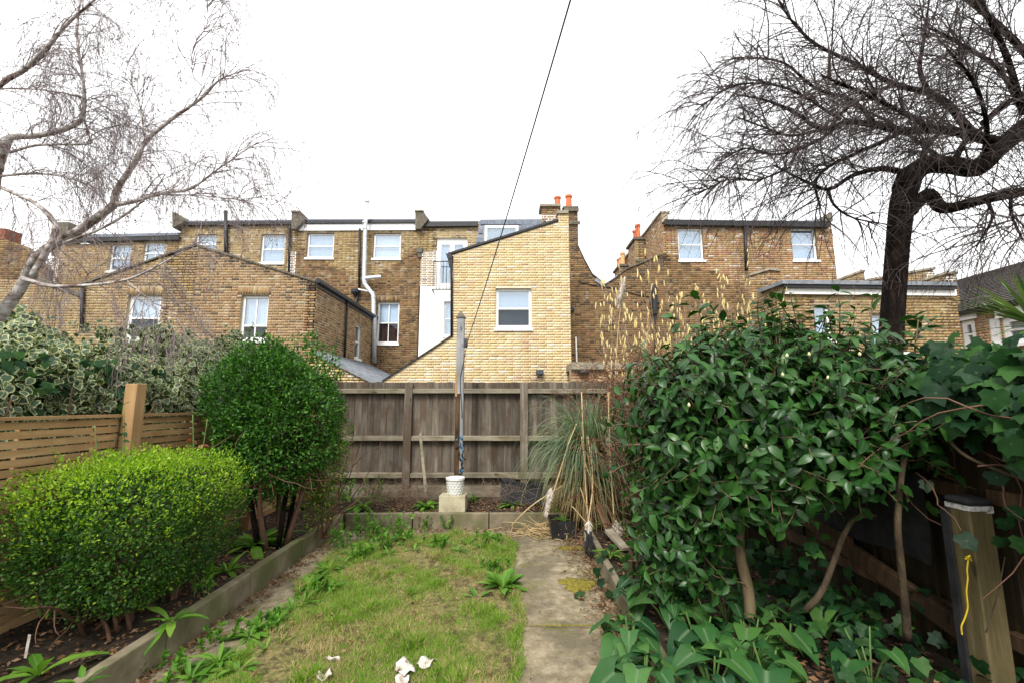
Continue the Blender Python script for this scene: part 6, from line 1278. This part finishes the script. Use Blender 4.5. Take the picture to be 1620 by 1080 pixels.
rs = [(797, 935, 0, 56, .2, L_DOCK, 'big leafy weed clump at the lawn edge beside the concrete path'), (640, 860, 0, 34, .16, L_DOCK, 'leafy weed at the back of the lawn with one yellow leaf'), (700, 858, 0, 14, .12, L_DOCK, 'small leafy weed at the back of the lawn below the block'),
      (775, 852, 0, 16, .15, L_LANCE, 'narrow-leaved weed at the back right corner of the lawn'), (740, 862, 0, 12, .12, L_LANCE, 'low narrow-leaved weed between the two back lawn weeds'),
      (675, 803, .16, 20, .22, L_DOCK, 'fresh green foxglove rosette left of the concrete block'), (748, 790, .16, 12, .15, L_DOCK, 'green rosette right behind the concrete block'), (810, 800, .16, 16, .18, L_DOCK, 'green rosette in front of the black sheet'),
      (575, 803, .16, 18, .22, L_DOCK, 'broad-leaved weed on the back bed left of the leaning stake'), (600, 790, .16, 14, .2, L_DOCK, 'leafy weed on the back bed close to the left fence post'), (885, 812, .16, 12, .16, L_LANCE, 'bright weed hanging over the back kerb behind the planter'),
      (545, 785, .16, 14, .2, L_LANCE, 'grassy weed in the far left corner of the back bed'), (470, 805, .17, 16, .2, L_DOCK, 'leafy weed in the left bed beneath the golden shrub'),
      (400, 865, .17, 22, .26, L_DOCK, 'broad glossy weed in the left bed under the dark bush'), (440, 850, .17, 18, .22, L_DOCK, 'leafy weed beside the kerb under the dark bush'), (360, 905, .17, 14, .18, L_LANCE, 'small weed on the left bed right of the bright hedge'),
      (270, 985, .19, 7, .17, L_DOCK, 'weed with long leaves drooping over the kerb below the hedge'), (60, 1070, .17, 8, .22, L_DOCK, 'large-leaved weed at the bottom left corner'), (130, 1085, .17, 8, .14, L_DOCK, 'smaller weed beside the bottom left corner weed'),
      (345, 1050, .0, 20, .17, L_LANCE, 'weed clump on the concrete strip at the bottom left of the lawn'), (395, 1010, 0, 16, .15, L_DOCK, 'weed clump at the lawn edge beside the left strip, near front'), (300, 1075, 0, 14, .15, L_LANCE, 'weed at the bottom edge beside the left kerb'),
      (520, 905, 0, 18, .15, L_DOCK, 'weed clump at the left lawn edge, middle distance'), (490, 930, 0, 18, .15, L_DOCK, 'weed clump at the left lawn edge, nearer than its neighbour'), (560, 880, 0, 14, .14, L_LANCE, 'weed clump at the left lawn edge near the back'),
      (465, 965, 0, 14, .13, L_LANCE, 'low weed spreading over the left lawn edge in front'), (755, 950, 0, 9, .13, L_DOCK, 'small leaves spreading left of the big path-side weed'),
      (965, 880, .14, 14, .15, L_LANCE, 'bright weed growing over the right kerb by the pampas'), (1000, 850, .14, 14, .15, L_LANCE, 'bright weed under the dead climber right of the kerb'), (950, 835, .14, 12, .16, L_LANCE, 'bright weed beside the leaning brown board')]
more = ((585, 868, 'left'), (615, 878, 'left'), (655, 872, 'middle'), (690, 866, 'middle'), (725, 872, 'middle'), (760, 866, 'right'), (792, 872, 'right'), (545, 890, 'left'), (505, 915, 'left'), (530, 930, 'left'), (440, 985, 'left'), (420, 1030, 'left'), (378, 1062, 'left'), (480, 955, 'left'))
wl = ['in front of the spurge stems, left of the yellow-leafed weed', 'just left of the back weed with the yellow leaf', 'touching the back weed with the yellow leaf on its right', 'below the concrete block, left of the block weed', 'below the concrete block, right of the block weed', 'at the back right of the lawn by the narrow-leaved weed', 'at the very back right corner of the lawn by the path', 'at the far left corner of the lawn, in front of the corner stems',
      'on the left lawn edge, just beyond the middle-distance clump', 'set in from the left lawn edge, inside the middle-distance clumps', 'on the left lawn edge between spreading weed and front clump', 'on the left lawn edge right of the front weed clump', 'near the bottom edge beside the clump on the concrete strip', 'set in from the left lawn edge beside the low spreading weed']
for i, (px, py, sd_) in enumerate(more):
    rosette(G0(px, py, .02), 12, R.uniform(.1, .16), L_LANCE if i % 2 else L_DOCK, M_WEED, 'small weed '+wl[i])
for px, py, z, nl, L, tm, lb_ in rs: rosette(G0(px, py, z), int(nl*1.45), L*(1.35 if 820 < py < 1040 else 1.2), tm, M_WEED, lb_, spread=(.2, 1.35) if nl > 30 else (.15, 1.1))
rosette(BKC, 22, .15, L_LANCE, M_WEED, 'bushy bright weed filling the square black planter', 'weed', (.2, 1.3))
# upright leafy stems
def sprig(pos, n, H, lb, sp_=.12):
    h = thing('weed_plant', lb, 'weed', tuple(pos)); b0 = np.array([tuple(pos)]*n)+G.normal(0, sp_*.5, (n, 3))*np.array([1, 1, 0]); s = grow(b0, G.normal(0, .2, (n, 3))+np.array([0, 0, 1.]), H*G.uniform(.6, 1.1, n), 6, 0, .07); tubes_obj(h, 'stems', [(s, taper(n, 6, .0035, .002), 4)], STALKG)
    q, d_ = spawn(s, n*26, .1, 1, 1.3); scatter(h, 'x', L_SMALL, q, d_+np.array([0, 0, .1]), norm(np.array([0, 0, 1.])+G.normal(0, .4, q.shape)), .045*G.uniform(.6, 1.2, len(q)), M_WEED, stuffname='leaves')
for px, py, z, n_, H, lb_ in ((560, 855, 0, 9, .32, 'tall leafy spurge stems left at the back of the lawn'), (595, 858, 0, 10, .33, 'tall leafy stems at the back of the lawn left of centre'), (630, 850, 0, 8, .3, 'leafy stems against the back kerb'), (665, 838, 0, 5, .22, 'thin leafy stems against the back kerb below the block'), (718, 836, 0, 3, .2, 'little sprig at the foot of the kerb under the block'),
                         (545, 795, .16, 8, .32, 'leafy stems on the left end of the back bed'), (515, 800, .16, 8, .4, 'leafy stems beside the golden shrub in the corner'), (590, 790, .16, 6, .35, 'leafy stems on the back bed with faded flowers'), (347, 1020, 0, 4, .14, 'small upright sprig at the foot of the left kerb'), (265, 1070, 0, 5, .13, 'little weed sprig at the bottom by the kerb'), (330, 940, .17, 6, .2, 'leafy stems on the bed between hedge and dark bush'), (540, 868, 0, 9, .26, 'leafy stems at the far left corner of the lawn'), (612, 872, 0, 9, .24, 'leafy stems standing in front of the back weeds, left of centre'), (650, 862, 0, 7, .24, 'leafy stems beside the weed with the yellow leaf'), (575, 885, 0, 12, .16, 'low leafy patch in the grass left of the back weeds'), (700, 868, 0, 10, .13, 'low leafy patch in the grass below the pot and block'), (770, 862, 0, 12, .15, 'low leafy patch at the back right of the lawn'), (500, 940, 0, 12, .13, 'low leafy patch inside the left lawn edge, middle distance'), (430, 1000, 0, 12, .12, 'low leafy patch inside the left lawn edge, near'), (785, 905, 0, 8, .12, 'low leafy tuft just beyond the big weed by the path')):
    sprig(G0(px, py, z), n_, H, lb_)
# rose shoots in front of slatted fence
RED = leafmat('red_young_leaf', [(.2, .03, .02), (.32, .06, .03), (.1, .1, .03)], .4, .4, trans=.3)
for pts, lb_ in (([(437, 560, 3.4)], ''),):
    pass
for (px0, py0, Y0, px1_, py1, lb_) in ((152, 720, 3.3, 150, 672, 'thin rose shoot in front of the fence left of the tall post'), (190, 720, 3.2, 196, 640, 'rose shoot with blue-green leaves in front of the tall golden post'), (303, 720, 3.7, 305, 655, 'rose shoot with red tips right of the tall golden post'), (307, 715, 3.7, 328, 662, 'leaning rose shoot with red new leaves')):
    h = thing('rose_shoot', lb_, 'rose', tuple(W(px0, py0, Y0))); a, b = W(px0, py0+60, Y0), W(px1_, py1, Y0); P_, rr = smoothpath([a, (a+b)/2+Vector((.01, 0, 0)), b], [.006, .005, .003]); MB().tube(P_, rr, 6).build('stem', STALKG, h, smooth=True)
    m = 9; q = np.array([tuple(a.lerp(b, R.uniform(.45, 1.02))) for _ in range(m)]); dd = norm(G.normal(0, 1, (m, 3))*np.array([1, .5, .4])); scatter(h, 'leaf', L_CAM, q, dd, norm(G.normal(0, .4, (m, 3))+np.array([0, -.5, 1])), .05*G.uniform(.6, 1.1, m), RED if px0 > 300 or px0 < 160 else M_IVY, ind=m)
# arum bed, bottom right
aps = [(1000, 1060, 14, .2), (1060, 1000, 13, .2), (1110, 1060, 12, .24), (1010, 970, 12, .17), (1190, 1060, 9, .22), (1060, 930, 9, .15), (1250, 1050, 6, .2), (1150, 985, 7, .18), (1310, 1010, 6, .2), (1130, 1120, 10, .24), (1020, 1130, 12, .22), (1380, 1090, 4, .17), (1220, 1120, 6, .22)]
al = ['arum clump spilling over the kerb at the bottom, nearest the path', 'arum clump with big grey-veined leaves in front of the camellia stem, left', 'arum clump with the largest arrow-shaped leaves, bottom right of the path', 'arum clump beside the kerb behind the front clump', 'arum clump at the foot of the camellia stem', 'small arum clump at the back of the patch near the stake',
      'sparse arum clump right of the camellia stem', 'arum clump left of the camellia stem', 'arum leaves at the foot of the curved ivy stem', 'arum clump at the bottom edge below the largest leaves', 'arum clump at the bottom edge beside the kerb', 'few arum leaves by the dark fence at the bottom right', 'arum clump at the bottom edge right of centre patch']
for (px, py, nl, L), lb_ in zip(aps, al): rosette(G0(px, py, .12), int(nl*1.35), L*1.0, L_ARUM, M_ARUM, lb_, 'arum', (.35, 1.25), 'arum_plant', None, .2)
# ivy scrambling on the right kerb and ground
h = thing('ground_ivy', 'trailing ivy scrambling over the right kerb in front of the stake', 'ivy', (.95, 4, .15))
q = np.array([tuple(W(px, py, Y)) for px, py, Y in ((915, 945, 3.95), (930, 960, 3.9), (960, 935, 3.95), (975, 915, 4.0), (985, 925, 4.0), (1000, 905, 4.0), (990, 890, 4.1), (1005, 880, 4.1), (1020, 870, 4.1), (1040, 865, 4.0), (1030, 885, 4.0), (950, 915, 4.1), (1015, 920, 3.8), (1035, 905, 3.8), (962, 975, 3.7), (1012, 855, 4.3), (1050, 890, 3.9), (955, 870, 4.5), (970, 860, 4.6), (1060, 860, 4.0), (1280, 850, 2.8), (1300, 865, 2.8), (1270, 880, 2.8), (1330, 1060, 2.4), (1290, 870, 2.9))])
q = np.concatenate([q, q+G.normal(0, .05, q.shape)]); scatter(h, 'leaf', L_IVY, q, norm(np.array([0, -.5, -.4])+G.normal(0, .5, q.shape)), norm(np.array([-.3, -.5, .9])+G.normal(0, .3, q.shape)), G.uniform(.055, .09, len(q)), M_IVY, ind=len(q))
n = 420; P = np.stack([G.uniform(1.7, 2.5, n), G.uniform(2.3, 5.5, n), .18+np.abs(G.normal(0, .1, n))], 1); scatter(h, 'x', L_IVY, P, norm(np.array([-.3, -.6, -.3])+G.normal(0, .5, P.shape)), norm(np.array([-.3, -.5, .9])+G.normal(0, .3, P.shape)), .08, M_IVY, stuffname='leaves')
tv = [W(*p) for p in ((930, 958, 3.9), (960, 950, 3.92), (985, 940, 3.9), (1005, 925, 3.85))]; MB().tube(tv, .004, 5).build('stem', BROWN, h)
# litter pieces on the lawn
PAPER = surf('torn_white_paper', [(.25, .19, .14), (.5, .45, .4), (.64, .6, .56)], 24, rough=.8)
def scrap(c, w_, l_, rz, lb, seed):
    V = []; rr = random.Random(seed); n = 7
    for j in range(n):
        for i in range(n):
            u, v = i/(n-1)-.5, j/(n-1)-.5; e = 1+(.1*rr.uniform(-1, 1) if i in (0, n-1) or j in (0, n-1) else 0); x, y = u*w_*e*(1-.6*abs(v)), v*l_*e
            V.append((x*math.cos(rz)-y*math.sin(rz), x*math.sin(rz)+y*math.cos(rz), .045+.012*math.sin(u*6+seed)+.009*math.cos(v*7+seed*2)+.01*abs(u)*(seed % 2)+rr.uniform(-.003, .003)))
    F3 = [[j*n+i, j*n+i+1, (j+1)*n+i+1, (j+1)*n+i] for j in range(n-1) for i in range(n-1)]; o = link('paper_scrap', npmesh('paper_scrap', V, F3, PAPER)); o.location = (c.x, c.y, 0); mo = o.modifiers.new('thick', 'SOLIDIFY'); mo.thickness = .003; setp(o, lb, 'paper')
scrap(G0(641, 1052, .05), .11, .15, .5, 'larger torn white scrap lying on the lawn, left of its pair', 1); scrap(G0(676, 1042, .05), .13, .09, 1.2, 'smaller curled white scrap on the lawn, right of its pair', 2); scrap(G0(636, 1072, .05), .08, .11, .2, 'white strip hanging from the torn scrap at the bottom of the lawn', 3)
scrap(G0(527, 1046, .03), .03, .09, 1.3, 'thin white sliver on the lawn left of the torn scraps', 4); scrap(G0(512, 1074, .03), .08, .07, .3, 'crumpled whitish scrap at the bottom edge of the lawn', 5); scrap(G0(1350, 1052, .2), .12, .08, .9, 'crumpled white wrapper on the dark soil under the right fence', 6); scrap(W(1000, 835, 4.9), .1, .12, .4, 'white plastic scrap in the dead climber beside the pampas', 7)
bg_ = thing('black_rag', 'black crumpled rag hanging on the end of the right kerb', 'rag', tuple(W(935, 860, 4.85)))
for k in range(12):
    a = W(930+R.uniform(-4, 7), 838+k*2, 4.86); MB().tube(smoothpath([a, a+Vector((R.uniform(-.02, .02), -.03, -.05)), a+Vector((R.uniform(-.03, .03), -.02, -.12))], [.012, .018, .007])[0], .012, 6).build('fold', FELT, bg_, smooth=True)
lbst = link('plant_label', MB().box((-.008, -.001, 0), (.008, .001, .13)).mesh('plant_label', PAPER)); lbst.location = G0(40, 1040, .19); lbst.rotation_euler = (.1, .15, 0); setp(lbst, 'thin white plant label stick in the soil at the bottom left', 'plant label')
